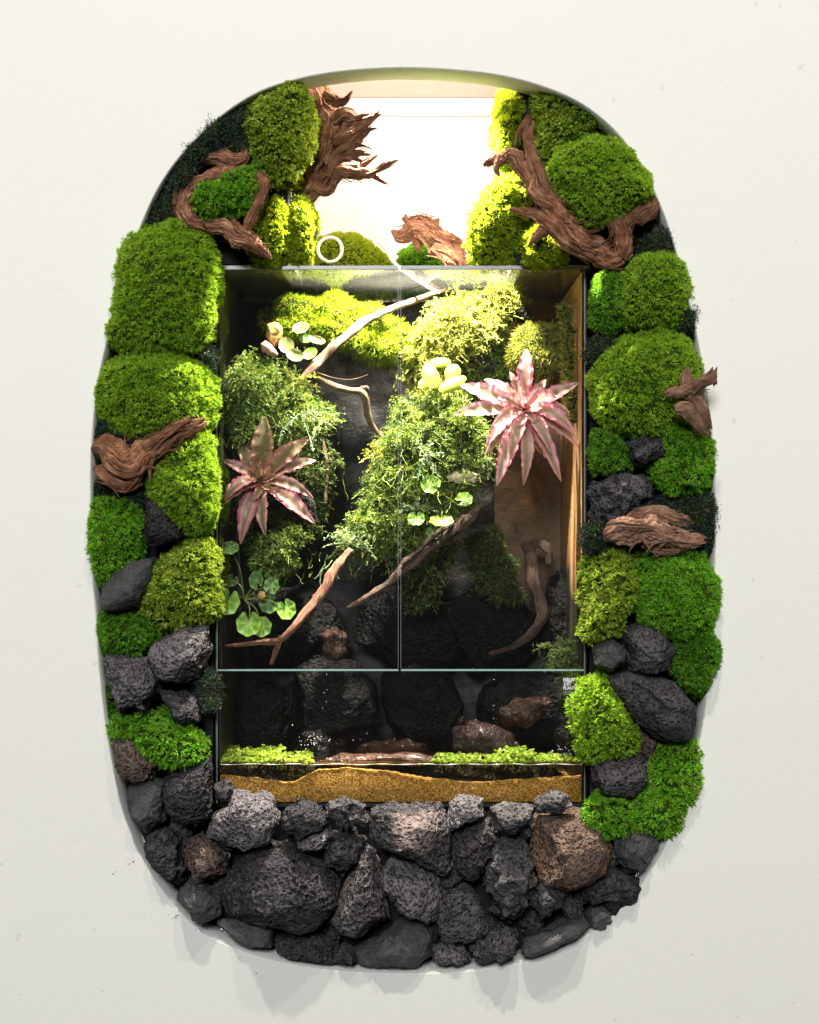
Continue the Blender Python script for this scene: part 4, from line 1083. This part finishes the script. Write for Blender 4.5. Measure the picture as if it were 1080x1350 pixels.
inner([(502,565),(525,530),(560,516),(612,525),(655,570),(652,622),(610,640),(560,640),(515,640),(492,630)], .20, .055, 'sprig', 'fern', 'wide feathery spikemoss mass in the center of the tank', 408, 1.3, 'spikemoss_clump')
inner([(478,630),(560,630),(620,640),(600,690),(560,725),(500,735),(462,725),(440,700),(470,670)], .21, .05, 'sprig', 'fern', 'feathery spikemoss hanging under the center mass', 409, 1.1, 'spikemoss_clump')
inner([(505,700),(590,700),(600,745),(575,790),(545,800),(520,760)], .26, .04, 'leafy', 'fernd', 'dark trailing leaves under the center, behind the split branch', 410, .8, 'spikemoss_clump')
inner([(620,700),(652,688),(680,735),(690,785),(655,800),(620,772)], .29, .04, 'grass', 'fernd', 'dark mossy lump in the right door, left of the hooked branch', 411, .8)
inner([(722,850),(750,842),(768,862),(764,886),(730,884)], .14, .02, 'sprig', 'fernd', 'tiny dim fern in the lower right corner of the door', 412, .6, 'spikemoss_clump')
inner([(735,395),(752,400),(760,470),(766,560),(748,560),(738,500)], .14, .012, 'grass', 'gold', 'wispy golden stalks along the right edge of the tank', 413, .5)
inner([(550,500),(600,505),(610,535),(560,530)], .22, .03, 'sprig', 'gold', 'bright spikemoss under the yellow green leaves', 414, 1.2, 'spikemoss_clump')
# silvery fern at the upper end of the red branch
def fern(c, y, dirs, L, mt, label, seed, pairs=11, leaf=.007, lw=.003):
    r_ = np.random.default_rng(seed)
    root = empty('fern', tuple(W(c[0], c[1], y))); tag(root, label, 'fern', 'ferns in the tank')
    ks = []
    for a in dirs:
        P = W(c[0], c[1], y)[None, :]; d = unit(np.array([[math.cos(a), -.5, math.sin(a)]]))
        V, F = sprigs(P, d, np.array([L * r_.uniform(.8, 1.15)]), pairs, leaf, lw, .25, r_, True, .1)
        ks.append(link('frond', mesh('frond', V, F, False), M[mt], root))
    settle(root, ks)
fern((462,716), .13, [2.6, 2.2, 1.8, 1.2, .7, .2, 3.0, -.2], .040, 'silver', 'silvery fern tuft at the upper end of the reddish branch', 501)
fern((520,690), .15, [2.9, 2.3, .3, .8, 1.5], .034, 'fern', 'yellowish fern on the center seam above the split branch', 502)
fern((550,672), .15, [2.9, .2, 1.57, .5, 2.6], .030, 'silver', 'pale small fern sprays beside the round leaves', 503, 9, .006)
fern((395,545), .12, [-.5, -.2, .3, -1.0, -2.4], .048, 'silver', 'pale fern sprays drooping right of the upper left spikemoss', 504)
fern((330,520), .12, [2.2, 1.2, .5, 3.0, -.4], .044, 'fern', 'feathery sprays at the left edge above the brownish bromeliad', 505)
fern((590,420), .2, [1.0, 2.2, .4, 1.6, 2.8], .038, 'gold', 'bright feathery sprays under the lid at the center', 506)
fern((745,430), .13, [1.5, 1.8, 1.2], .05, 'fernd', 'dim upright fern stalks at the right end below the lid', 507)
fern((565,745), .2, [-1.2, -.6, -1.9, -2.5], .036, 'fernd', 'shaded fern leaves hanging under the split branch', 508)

fern((600,560), .13, [2.4, 1.8, 1.2, .5, -.3], .036, 'fern', 'feathery fern sprays left of the pink bromeliad base', 509)
fern((505,600), .13, [2.7, 3.1, 2.2, -2.6], .036, 'gold', 'yellow fern sprays at the left flank of the center mass', 510)
fern((560,600), .12, [2.0, 1.2, .3, -.9, -2.0], .034, 'silver', 'silvery fern in the middle of the center mass', 511)
fern((470,690), .12, [2.2, 1.4, .6, -.6, -1.6], .032, 'fern', 'bright fern just above the silvery tuft on the reddish branch', 512)
fern((390,500), .11, [2.3, .4, -.2, -1.1, -2.2], .036, 'gold', 'yellowish sprays over the upper left spikemoss', 513)
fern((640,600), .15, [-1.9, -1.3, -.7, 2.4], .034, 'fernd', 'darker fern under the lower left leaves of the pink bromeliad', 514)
fern((365,715), .12, [2.0, 1.1, .2, -.8, -2.2], .030, 'fern', 'fern sprays below the brownish bromeliad', 515)
fern((640,430), .17, [2.6, 1.9, 1.1, .2, -.6], .036, 'gold', 'golden sprays between the lid and the golden tuft', 516)
def danglers(px, py, y, n, sx, L, mat, label, seed):
    r_ = np.random.default_rng(seed); c = W(px, py, y)
    P = c + r_.normal(size=(n, 3)) * np.array((sx, .012, .012))
    d = unit(np.array([[0, -.25, -1.]]) + r_.normal(size=(n, 3)) * .45)
    V, F = merge([threads(P, d, L * r_.uniform(.4, 1.2, n), 9, .0006, .32, r_)])
    o = link('hanging_tendrils', mesh('hanging_tendrils', V - c, F, False), M[mat]); o.location = c
    tag(o, label, 'tendrils', 'tendrils hanging in the tank', 'stuff')
danglers(545, 620, .13, 60, .035, .06, 'fern', 'pale tendrils trailing over the center mass', 1)
danglers(545, 740, .18, 40, .03, .055, 'fernd', 'dim tendrils hanging below the center mass', 2)
danglers(370, 560, .13, 40, .035, .05, 'fern', 'pale tendrils over the upper left growth', 3)
danglers(400, 740, .16, 26, .03, .045, 'fernd', 'dim tendrils under the brownish bromeliad', 4)

# bromeliads ---------------------------------------------------
def strap(base, ctrl, tip, wmax, mat, parent, seed, n=26, m=8, fold=.30, wave=.10):
    r_ = np.random.default_rng(seed); wmax *= r_.uniform(1.15, 1.45)
    ctrl = np.array(ctrl) + r_.normal(size=3) * .004
    base, ctrl, tip = map(np.array, (base, ctrl, tip))
    t = np.linspace(0, 1, n)[:, None]
    C_ = base * (1 - t) ** 2 + 2 * ctrl * t * (1 - t) + tip * t * t
    T = unit(np.gradient(C_, axis=0))
    ref = np.array((0, -1., .35)); side = unit(np.cross(T, ref[None, :]))
    rotm = r_.uniform(-.25, .25)
    nn = unit(np.cross(side, T)); side = unit(side + nn * rotm); nn = unit(np.cross(side, T))
    tt = t[:, 0]
    wd = wmax * (.42 + .58 * np.sin(np.clip(tt * 1.15, 0, 1) ** .8 * math.pi * .5)) * np.clip((1 - tt) / .45, 0, 1) ** .75
    u = np.linspace(-1, 1, m + 1)
    ph = r_.uniform(0, 6)
    V = []; UV = []
    for i in range(n):
        for k, uu in enumerate(u):
            ed = abs(uu) ** 2
            wv = wave * wd[i] * ed * (math.sin(tt[i] * 34 + ph + (uu > 0) * 1.7) + .6 * math.sin(tt[i] * 57 + ph * 2))
            sw = 1 + .06 * math.sin(tt[i] * 60 + ph) * ed
            V.append(C_[i] + side[i] * uu * wd[i] * .5 * sw + nn[i] * (fold * wd[i] * (abs(uu) ** 1.5) * .5 + wv))
            UV.append(((uu + 1) / 2, tt[i]))
    F = []
    q = m + 1
    for i in range(n - 1):
        for k in range(m):
            F.append((i * q + k, i * q + k + 1, (i + 1) * q + k + 1, (i + 1) * q + k))
    F = np.array(F)
    return link('leaf', mesh('leaf', np.array(V), F, True, np.array(UV)), mat, parent)

def bromeliad(c, y, tips, label, seed, inner_n=7, inner_mat=None):
    r_ = np.random.default_rng(seed)
    cw = W(c[0], c[1], y)
    root = empty('bromeliad', tuple(cw + np.array((0, .02, 0)))); tag(root, label, 'bromeliad', 'bromeliads in the tank'); ks = []
    for k, (px, py, dy, wd, mt, arch) in enumerate(tips):
        tip = W(px, py, y + dy); v = tip - cw
        base = cw + unit(v) * .003 + np.array((0, .012, 0))
        ctrl = cw + v * .50 + np.array((0, -.022 - .012 * arch, .006 + .016 * arch))
        ks.append(strap(base, ctrl, tip, wd / 1000, M[mt], root, seed + k))
    for k in range(inner_n):
        a = k / inner_n * 2 * math.pi + r_.uniform(-.2, .2); L = r_.uniform(.018, .036)
        tip = cw + np.array((math.cos(a) * L, -.026 - r_.uniform(0, .012), math.sin(a) * L + .003))
        ks.append(strap(cw + np.array((0, .004, 0)), cw + (tip - cw) * .5 + np.array((0, -.016, 0)), tip, .0105, M[inner_mat], root, seed + 60 + k))
    settle(root, ks)
bromeliad((691,540), .135, [
  (694,460,.02,21,'brom_pink',0),(720,500,.02,15,'brom_pink',0),(765,504,-.02,20,'brom_pink',.2),(752,545,-.01,15,'brom_pink',.5),
  (760,575,-.03,19,'brom_pink',1),(766,592,-.01,17,'brom_pink',.8),(740,636,-.02,22,'brom_pink',.6),(715,600,.01,12,'brom_pink',.2),(690,640,-.01,16,'brom_pink',.4),
  (655,641,-.02,20,'brom_pink',.4),(639,601,.0,15,'brom_pink',.3),(640,590,-.03,17,'brom_pink',1),(596,547,-.01,20,'brom_pink',.2),
  (606,508,.0,22,'brom_pink',.2),(638,500,.02,15,'brom_pink',0),(672,490,-.01,13,'brom_pink',.3),(735,525,-.03,15,'brom_pink',.5),(728,600,-.03,16,'brom_pink',.8),(672,605,-.03,15,'brom_pink',.8),(650,560,-.035,14,'brom_pink',.7),(655,525,-.03,13,'brom_pink',.5)], 'large pale pink star shaped bromeliad behind the right door', 700, 7, 'brom_pink')
bromeliad((344,634), .125, [
  (350,548,.0,24,'brom_brown',-.3),(407,579,-.01,20,'brom_brown',0),(314,578,.02,17,'brom_brown',-.3),(372,590,.02,15,'brom_brown',0),(330,590,.01,13,'brom_brown',0),
  (417,607,-.01,16,'brom_mix',.3),(414,658,-.02,15,'brom_mix',1),(416,691,-.02,20,'brom_mix',.6),(350,707,-.02,17,'brom_mix',.5),
  (317,718,-.02,20,'brom_mix',.6),(292,668,-.02,18,'brom_mix',.7),(296,661,-.03,15,'brom_mix',1.2),(291,606,-.0,14,'brom_mix',.3)],
  'smaller brownish pink bromeliad behind the left door', 760, 7, 'brom_brown')

# round leaved plants ------------------------------------------
def round_leaf(px, py, y, rx, ry, tilt, mat, parent, notch=-1.57, seed=0, rot=0.0, cup=.18):
    r_ = np.random.default_rng(seed); c = W(px, py, y)
    NR, NT = 8, 48; V = []; UV = []
    ph = r_.uniform(0, 6)
    for i in range(NR + 1):
        rr = i / NR
        for k in range(NT):
            a = 2 * math.pi * k / NT
            da = 9 if notch is None else abs((a - notch + math.pi) % (2 * math.pi) - math.pi)
            nt_ = 1 - .85 * math.exp(-(da / .16) ** 2) * rr
            sc = 1 + (.015 if notch is None else .045) * math.sin(a * 7 + ph) * rr
            r0 = rr * nt_ * sc
            x = r0 * math.cos(a) * rx / 1000; z = r0 * math.sin(a) * ry / 1000
            xr, zr = x * math.cos(rot) - z * math.sin(rot), x * math.sin(rot) + z * math.cos(rot)
            yy = -cup * rr * rr * rx / 1000 + (.0001 if notch is None else .0005) * math.sin(a * 7 + ph) * rr + zr * tilt
            V.append(c + np.array((xr, yy, zr))); UV.append((.5 + .5 * rr * (.95 + .05 * math.cos(a * 9)), a / 6.283))
    F = []
    for i in range(NR):
        for k in range(NT):
            k2 = (k + 1) % NT
            F.append((i * NT + k, i * NT + k2, (i + 1) * NT + k2, (i + 1) * NT + k))
    return link('leaf', mesh('leaf', np.array(V), np.array(F), True, np.array(UV)), M[mat], parent)

def penny(base, leaves, label, cat='pennywort', seed=0, stem='stem', name='pennywort'):
    root = empty(name, tuple(W(*base))); tag(root, label, cat, 'round leaved plants in the tank'); ks = []
    for k, (px, py, y, rx, ry, tilt, mt, nt_) in enumerate(leaves):
        ks.append(round_leaf(px, py, y, rx, ry, tilt, mt, root, nt_, seed + k))
        b0 = base; m = ((px + b0[0]) / 2 + 4, (py + b0[1]) / 2 - 5, (y + b0[2]) / 2)
        ks.append(tube('stem', [(b0[0], b0[1], b0[2], .9), (m[0], m[1], m[2], .8), (px, py, y + .002, .7)], 'stem', root, 6, .005))
        ks[-1].name = 'stem'
    settle(root, ks)
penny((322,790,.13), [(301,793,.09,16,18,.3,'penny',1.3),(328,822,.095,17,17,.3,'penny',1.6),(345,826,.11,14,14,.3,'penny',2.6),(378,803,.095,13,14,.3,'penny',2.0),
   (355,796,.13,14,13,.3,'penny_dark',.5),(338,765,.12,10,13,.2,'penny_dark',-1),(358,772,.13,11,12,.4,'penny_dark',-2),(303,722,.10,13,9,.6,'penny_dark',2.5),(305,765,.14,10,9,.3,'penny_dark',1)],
   'spreading pennywort with nine round leaves behind the left door', seed=800)
bud = rock([(339,785),(344,779),(350,780),(351,787),(346,791),(340,790)], .115, 'pebble_olive', 'tiny round tan bud amid the pennywort leaves', 811, 0, 0, T=.004, level=4, group=None, name='bud', cat='bud', cuts=0, rough=.3)
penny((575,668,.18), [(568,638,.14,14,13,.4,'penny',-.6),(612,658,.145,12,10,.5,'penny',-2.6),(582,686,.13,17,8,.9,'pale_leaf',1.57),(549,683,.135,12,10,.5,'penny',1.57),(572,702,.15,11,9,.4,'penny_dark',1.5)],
   'small pennywort hanging beside the split branch at the center', seed=820)
def pale_plant():
    root = empty('leafy_plant', tuple(W(582, 525, .17))); tag(root, 'glowing yellow green plant with broad leaves right of the center seam', 'plant', 'round leaved plants in the tank'); ks = []
    for k, (px, py, y, rx, ry, rot, tl) in enumerate([(580,478,.175,16,8,.1,.6),(568,496,.150,12,18,.35,.4),(597,491,.150,11,13,-.5,.4),
            (596,507,.135,20,9.5,.45,.5),(562,505,.165,12,9,.5,.5),(606,500,.165,10,6,.2,.5)]):
        ks.append(round_leaf(px, py, y, rx, ry, tl, 'pale_leaf', root, None, 840 + k, rot, -.25))
    for k, px in enumerate((574, 580, 590)):
        ks.append(tube('stem', [(px, 505, .155, .9), (px + 1, 520, .16, .9), (px + 2, 532, .17, .9)], 'stem', root, 6, .005)); ks[-1].name = 'stem'
    settle(root, ks)
pale_plant()

# pebbles and bark chip
def stone(poly, y, mt, lb, seed, T, name='pebble', cat='pebble', rough=.6, cuts=3, pores=0, knob=0, level=5, group='pebbles on the upper left ledge in the tank'):
    return rock(poly, y, mt, lb, seed, pores, knob, T, level, group, name, cat, cuts, rough)
stone([(352,428),(362,424),(372,432),(373,448),(362,458),(352,448)], .16, 'pebble_olive', 'upright orange olive pebble at the left of the ledge', 901, .010)
stone([(344,453),(350,449),(358,454),(367,468),(362,472),(346,464)], .15, 'pebble_pink', 'small pink pebble lowest left on the ledge', 902, .009)
def ledge_plant():
    root = empty('leafy_plant', tuple(W(392, 474, .17))); tag(root, 'small plant with pale cupped round leaves beside the sweeping branch', 'plant', 'round leaved plants in the tank'); ks = []
    for k, (px, py, y, rx, ry, rot, tl, mt) in enumerate([(378,455,.155,11,12,.3,.4,'cream_leaf'),(389,468,.145,13,9,-.4,.5,'cream_leaf'),(397,432,.175,12,9,.3,.9,'cream_leaf'),
            (409,466,.150,11,8,.6,.6,'penny'),(418,448,.165,13,6,-.3,.9,'cream_leaf'),(404,446,.18,10,7,.1,.6,'penny_dark')]):
        ks.append(round_leaf(px, py, y, rx, ry, tl, mt, root, None, 860 + k, rot, .35))
    for k, px in enumerate((382, 392, 402)):
        ks.append(tube('stem', [(px, 458, .165, .9), (px, 466, .17, .9), (392, 476, .175, .9)], 'stem', root, 6, .005)); ks[-1].name = 'stem'
    settle(root, ks)
ledge_plant()
stone([(588,628),(598,620),(615,618),(632,624),(625,636),(605,639),(590,636)], .16, 'fungus', 'pale crumbly bark chip in the center foliage', 907, .008, 'bark_chip', 'bark chip', 1.5, 3, .8, .3, group=None)
stone([(615,465),(640,455),(660,462),(665,490),(640,500),(615,492)], .25, 'lava', 'dark craggy rock among the foliage left of the golden tuft', 908, .02, 'tank_rock', 'rock', 1, 6, .6, .8, group='rocks inside the tank')
stone([(672,408),(682,402),(700,408),(705,425),(690,430),(674,422)], .24, 'lava_pink', 'small pale rock under the lid above the golden tuft', 909, .014, 'tank_rock', 'rock', 1, 6, .6, .6, group='rocks inside the tank')
stone([(392,645),(405,650),(420,668),(422,685),(408,690),(390,665)], .17, 'lava_grey', 'rough grey stone right of the brownish bromeliad', 910, .012, 'tank_rock', 'rock', 1, 6, .9, .8, group='rocks inside the tank')

# ---------------------------------------------------------------- wet rockwork, water, sand
GK = 'rocks inside the tank'
RK = [
 ([(295,900),(330,880),(370,890),(385,930),(380,980),(345,1000),(300,995),(290,950)], .30, 'wet', 'black wet rock in the lower left corner of the tank'),
 ([(425,835),(440,826),(458,835),(462,862),(445,872),(425,862)], .28, 'wetbrown', 'small brown glistening rock above the left door bottom'),
 ([(385,880),(420,860),(470,870),(500,900),(505,960),(460,985),(400,980),(380,940)], .32, 'wet', 'tall black wet rock left of the center behind the waterline'),
 ([(500,890),(545,870),(600,885),(620,930),(600,985),(530,990),(500,960)], .33, 'wet', 'broad black wet rock at the center behind the waterline'),
 ([(470,790),(520,770),(590,790),(620,830),(600,880),(520,885),(470,850)], .35, 'wet', 'dark wall rock below the split branch'),
 ([(330,780),(400,770),(460,800),(470,860),(400,885),(330,870)], .35, 'wet', 'dark wall rock behind the reddish branch'),
 ([(560,790),(620,770),(690,790),(720,830),(700,880),(620,890),(570,850)], .36, 'wet', 'dark wall rock left of the hooked branch'),
 ([(620,900),(660,880),(720,880),(765,900),(768,960),(720,985),(640,980),(618,940)], .31, 'wet', 'black wet rock at lower right behind the waterline'),
 ([(655,935),(680,920),(715,918),(732,925),(715,945),(695,962),(665,958)], .20, 'wetbrown', 'glossy brown wood lump at lower right above the water'),
 ([(592,958),(612,945),(645,950),(672,965),(690,985),(675,1000),(610,1002),(595,985)], .16, 'wetred', 'dripping dark red rock rising from the water at right'),
 ([(730,960),(755,945),(770,965),(768,1000),(735,1000)], .15, 'wet', 'wet black rock at the right end of the waterline'),
 ([(395,965),(420,958),(440,970),(445,1000),(400,1000)], .22, 'wet', 'splashed black rock by the floating plants on the left'),
 ([(470,980),(520,972),(570,978),(575,995),(470,996)], .26, 'wetbrown', 'flat brown rock just above the water at the center'),
 ([(291,1004),(400,1000),(560,1002),(766,1000),(766,1052),(291,1052)], .135, 'wet', 'long low black rock under water right across the tank'),
 ([(405,1003),(450,993),(560,992),(582,1001),(570,1010),(420,1010)], .115, 'wetbrown', 'flat brown slab standing in for the sand bank just under the water surface left of the center'),  # stand-in shape added for the sand bank seen through the surface
 ([(720,760),(745,745),(768,755),(768,880),(735,890),(715,840)], .33, 'wet', 'dark wall rock right of the hooked branch'),
]
for k, (poly, y, mt, lb) in enumerate(RK):
    rock(poly, y, mt, lb, 950 + k, .3, .8 if 'red' in lb else .5, T=.02 if k in (1, 12, 14, 8) else .03 if k > 7 else .045, level=6 if k in (8, 9) else 5, group=GK, name='tank_rock', cuts=2 if k == 1 else 7)

# sand bed (solid, with a hilly top)
zs = W(0, 1056, YF + .006)[2]
def sand():
    xa, xb, ya, yb = x0 + .003, x1 - .003, YF + .0052, YB - .02
    nx, ny = 140, 60
    X, Y = np.meshgrid(np.linspace(xa, xb, nx), np.linspace(ya, yb, ny)); X = X.ravel(); Y = Y.ravel()
    px = 540 + X * 1000 / ((D + YF) / D)
    prof = np.interp(px, [287, 310, 360, 385, 420, 460, 520, 580, 640, 700, 770], [1024, 1025, 1031, 1033, 1016, 1014, 1020, 1030, 1033, 1029, 1024])
    zf = ZC + (675 - prof) / 1000 * (D + YF) / D
    f = np.clip((Y - ya - .012) / .05, 0, 1); f = f * f * (3 - 2 * f)
    Z = zf * (1 - f) + (zb + .008) * f + fbm(np.stack((X, Y, Y * 0), 1) * 40, 8, 4) * .003 + vnoise(np.stack((X, Y, Y * 0), 1) * 500, 8) * .0008
    V = np.stack((X, Y, Z), 1)
    F = []
    for j in range(ny - 1):
        for i in range(nx - 1):
            k = j * nx + i; F.append((k, k + 1, k + nx + 1, k + nx))
    bot = V[:nx].copy(); bot[:, 2] = zb + .001; V = np.vstack((V, bot)); o_ = nx * ny
    for i in range(nx - 1): F.append((o_ + i, o_ + i + 1, i + 1, i))
    o = link('sand_bed', mesh('sand_bed', V, np.array(F)), M['sand']); tag(o, kind='stuff')
sand()
M['water'] = m_glass('pond water', (0.90, 0.86, 0.72), 0.0, 1.33, rough=.02)
M['water_amber'] = m_glass('pond water seen from the front', (0.93, 0.87, 0.70), 0.0, 1.1, rough=.02)
zw = W(0, 1008, YF)[2]
def water():
    xa, xb, ya, yb = x0 + .003, x1 - .003, YF + .005, YB - .01
    nx, ny = 160, 90
    X, Y = np.meshgrid(np.linspace(xa, xb, nx), np.linspace(ya, yb, ny)); X = X.ravel(); Y = Y.ravel()
    Z = zw + fbm(np.stack((X, Y, X * 0), 1) * 55, 3, 3) * .0016 + .0035 * np.exp(-(Y - ya) / .003)
    V = np.stack((X, Y, Z), 1); F = []
    for j in range(ny - 1):
        for i in range(nx - 1):
            k = j * nx + i; F.append((k, k + 1, k + nx + 1, k + nx))
    o_ = link('water', mesh('water', V, np.array(F)), M['water']); tag(o_, kind='structure')
    r_ = np.random.default_rng(4); xs_ = np.linspace(540 + xa * 970, 540 + xb * 970, 60)
    e_ = tube('water_line', [(x_, 1007.6 + .5 * math.sin(k_ * .9), YF + .0052, .55 + .35 * math.sin(k_ * 1.7)) for k_, x_ in enumerate(xs_)], 'drop', o_, 8, .004)
    f_ = box('water_front', xa, xb, YF + .0047, YF + .0050, zb + .0005, zw + .001, M['water_amber'], o_)
water()
# floating plants
def floaters(px0, px1, y0, y1, n, seed, label, thick=.003):
    r_ = np.random.default_rng(seed)
    cc_ = r_.uniform(px0, px1, 9); px = np.where(r_.random(n) < .45, r_.uniform(px0, px1, n), cc_[r_.integers(0, 9, n)] + r_.normal(size=n) * 7); px = np.clip(px, px0, px1); y = YF + .008 + (y1 - y0) * r_.random(n) ** 1.4
    s = (D + y) / D / 1000
    P = np.stack(((px - 540) * s, y, zw + .001 + r_.random(n) * thick), 1)
    parts = []
    for k in range(6):
        a = r_.uniform(0, 6.28, n); d = unit(np.stack((np.cos(a), np.sin(a), r_.uniform(-.2, .7, n)), 1))
        parts.append(blades(P, d, .0062 * r_.uniform(.6, 1.2, n), .0042, .2, r_))
    Vr, Fr = threads(P[::3], unit(np.array([[0, 0, -1.]]) + r_.normal(size=P[::3].shape) * .15), .014, 4, .00025, .2, r_)
    parts.append((Vr, Fr)); V, F = merge(parts); c = V.mean(0)
    o = link('floating_plants', mesh('floating_plants', V - c, F, False), M['duck']); o.location = c
    tag(o, label, 'floating plants', 'patches of floating plants', 'stuff')
floaters(292, 372, 0, .13, 190, 1, 'patch of small floating leaves at the left end of the water', .006)
floaters(345, 412, .02, .10, 130, 2, 'thin patch of floating leaves right of the left one', .006)
floaters(572, 768, 0, .07, 330, 3, 'long band of floating leaves along the front glass on the right', .004)
floaters(655, 700, 0, .05, 90, 4, 'raised heap of floating leaves in front of the dark red rock', .016)
# splash drops
def drops(px, py, y, n, sx, sz, seed, label):
    r_ = np.random.default_rng(seed); V0, F0 = ico(2); Vs, Fs = [], []
    c = W(px, py, y)
    for k in range(n):
        r = r_.uniform(.0003, .0008)
        Vs.append(V0 * r * np.array((1, 1, r_.uniform(.8, 1.8))) + c + r_.normal(size=3) * np.array((sx, .008, sz))); Fs.append(F0 + k * len(V0))
    o = link('water_drops', mesh('water_drops', np.concatenate(Vs) - c, np.concatenate(Fs)), M['drop']); o.location = c
    tag(o, label, 'water drops', None, 'stuff')
drops(415, 978, .17, 34, .013, .009, 1, 'splashing drops over the black rock on the left')
drops(740, 990, .11, 34, .015, .006, 2, 'splashing drops at the right end of the water')
drops(652, 945, .15, 9, .004, .016, 3, 'falling drops beside the dark red rock')
drops(470, 975, .2, 12, .04, .006, 4, 'scattered drops along the waterline at the center')
drops(432, 920, .25, 6, .006, .03, 5, 'trickling drops left of the center on the black rockwork')
drops(590, 790, .27, 8, .02, .01, 6, 'glinting drops on the wall rock below the split branch')

# crumbs of moss and bark that stuck to the wall
def crumbs():
    r_ = np.random.default_rng(3); V0, F0 = ico(2); Vs, Fs = [], []; c = W(300, 1200, -.001)
    pts = [(176,1136,3.2),(170,1139,2),(149,1152,2.4),(152,1149,1.6),(124,1225,1.4),(135,1306,1.6),(338,1283,2.2),(345,1290,1.2),(912,1258,1.8),(232,1210,2.4),(222,1206,1.3),(258,1226,1.8),(200,1204,1),(103,1108,.9),(955,1110,.9),(130,940,.9)]
    for k, (x, y, r) in enumerate(pts):
        v = V0 * np.array((r, .7, r * .6)) / 2400 * r_.uniform(.8, 1.2, V0.shape) + W(x, y, -.0006); Vs.append(v - c); Fs.append(F0 + k * len(V0))
    P = np.array([W(236, 1207, -.002), W(262, 1224, -.002), W(174, 1136, -.001)]); d = unit(np.array([[-1, -.1, .35], [.4, -.1, -.9], [-.9, 0, .4]]))
    TV, TF = threads(P, d, .012, 6, .0005, .35, r_); Fs.append(TF + sum(len(v) for v in Vs)); Vs.append(TV - c)
    o = link('moss_crumbs', mesh('moss_crumbs', np.concatenate(Vs), np.concatenate(Fs)), M['dark']); o.location = c
    tag(o, 'scattered dark crumbs of dried moss stuck to the white wall', 'crumbs', None, 'stuff')
crumbs()
#print('TRIS', sum(len(o.data.polygons) * (1 if len(o.data.polygons) and len(o.data.polygons[0].vertices) == 3 else 2) for o in scene.objects if o.type == 'MESH'))
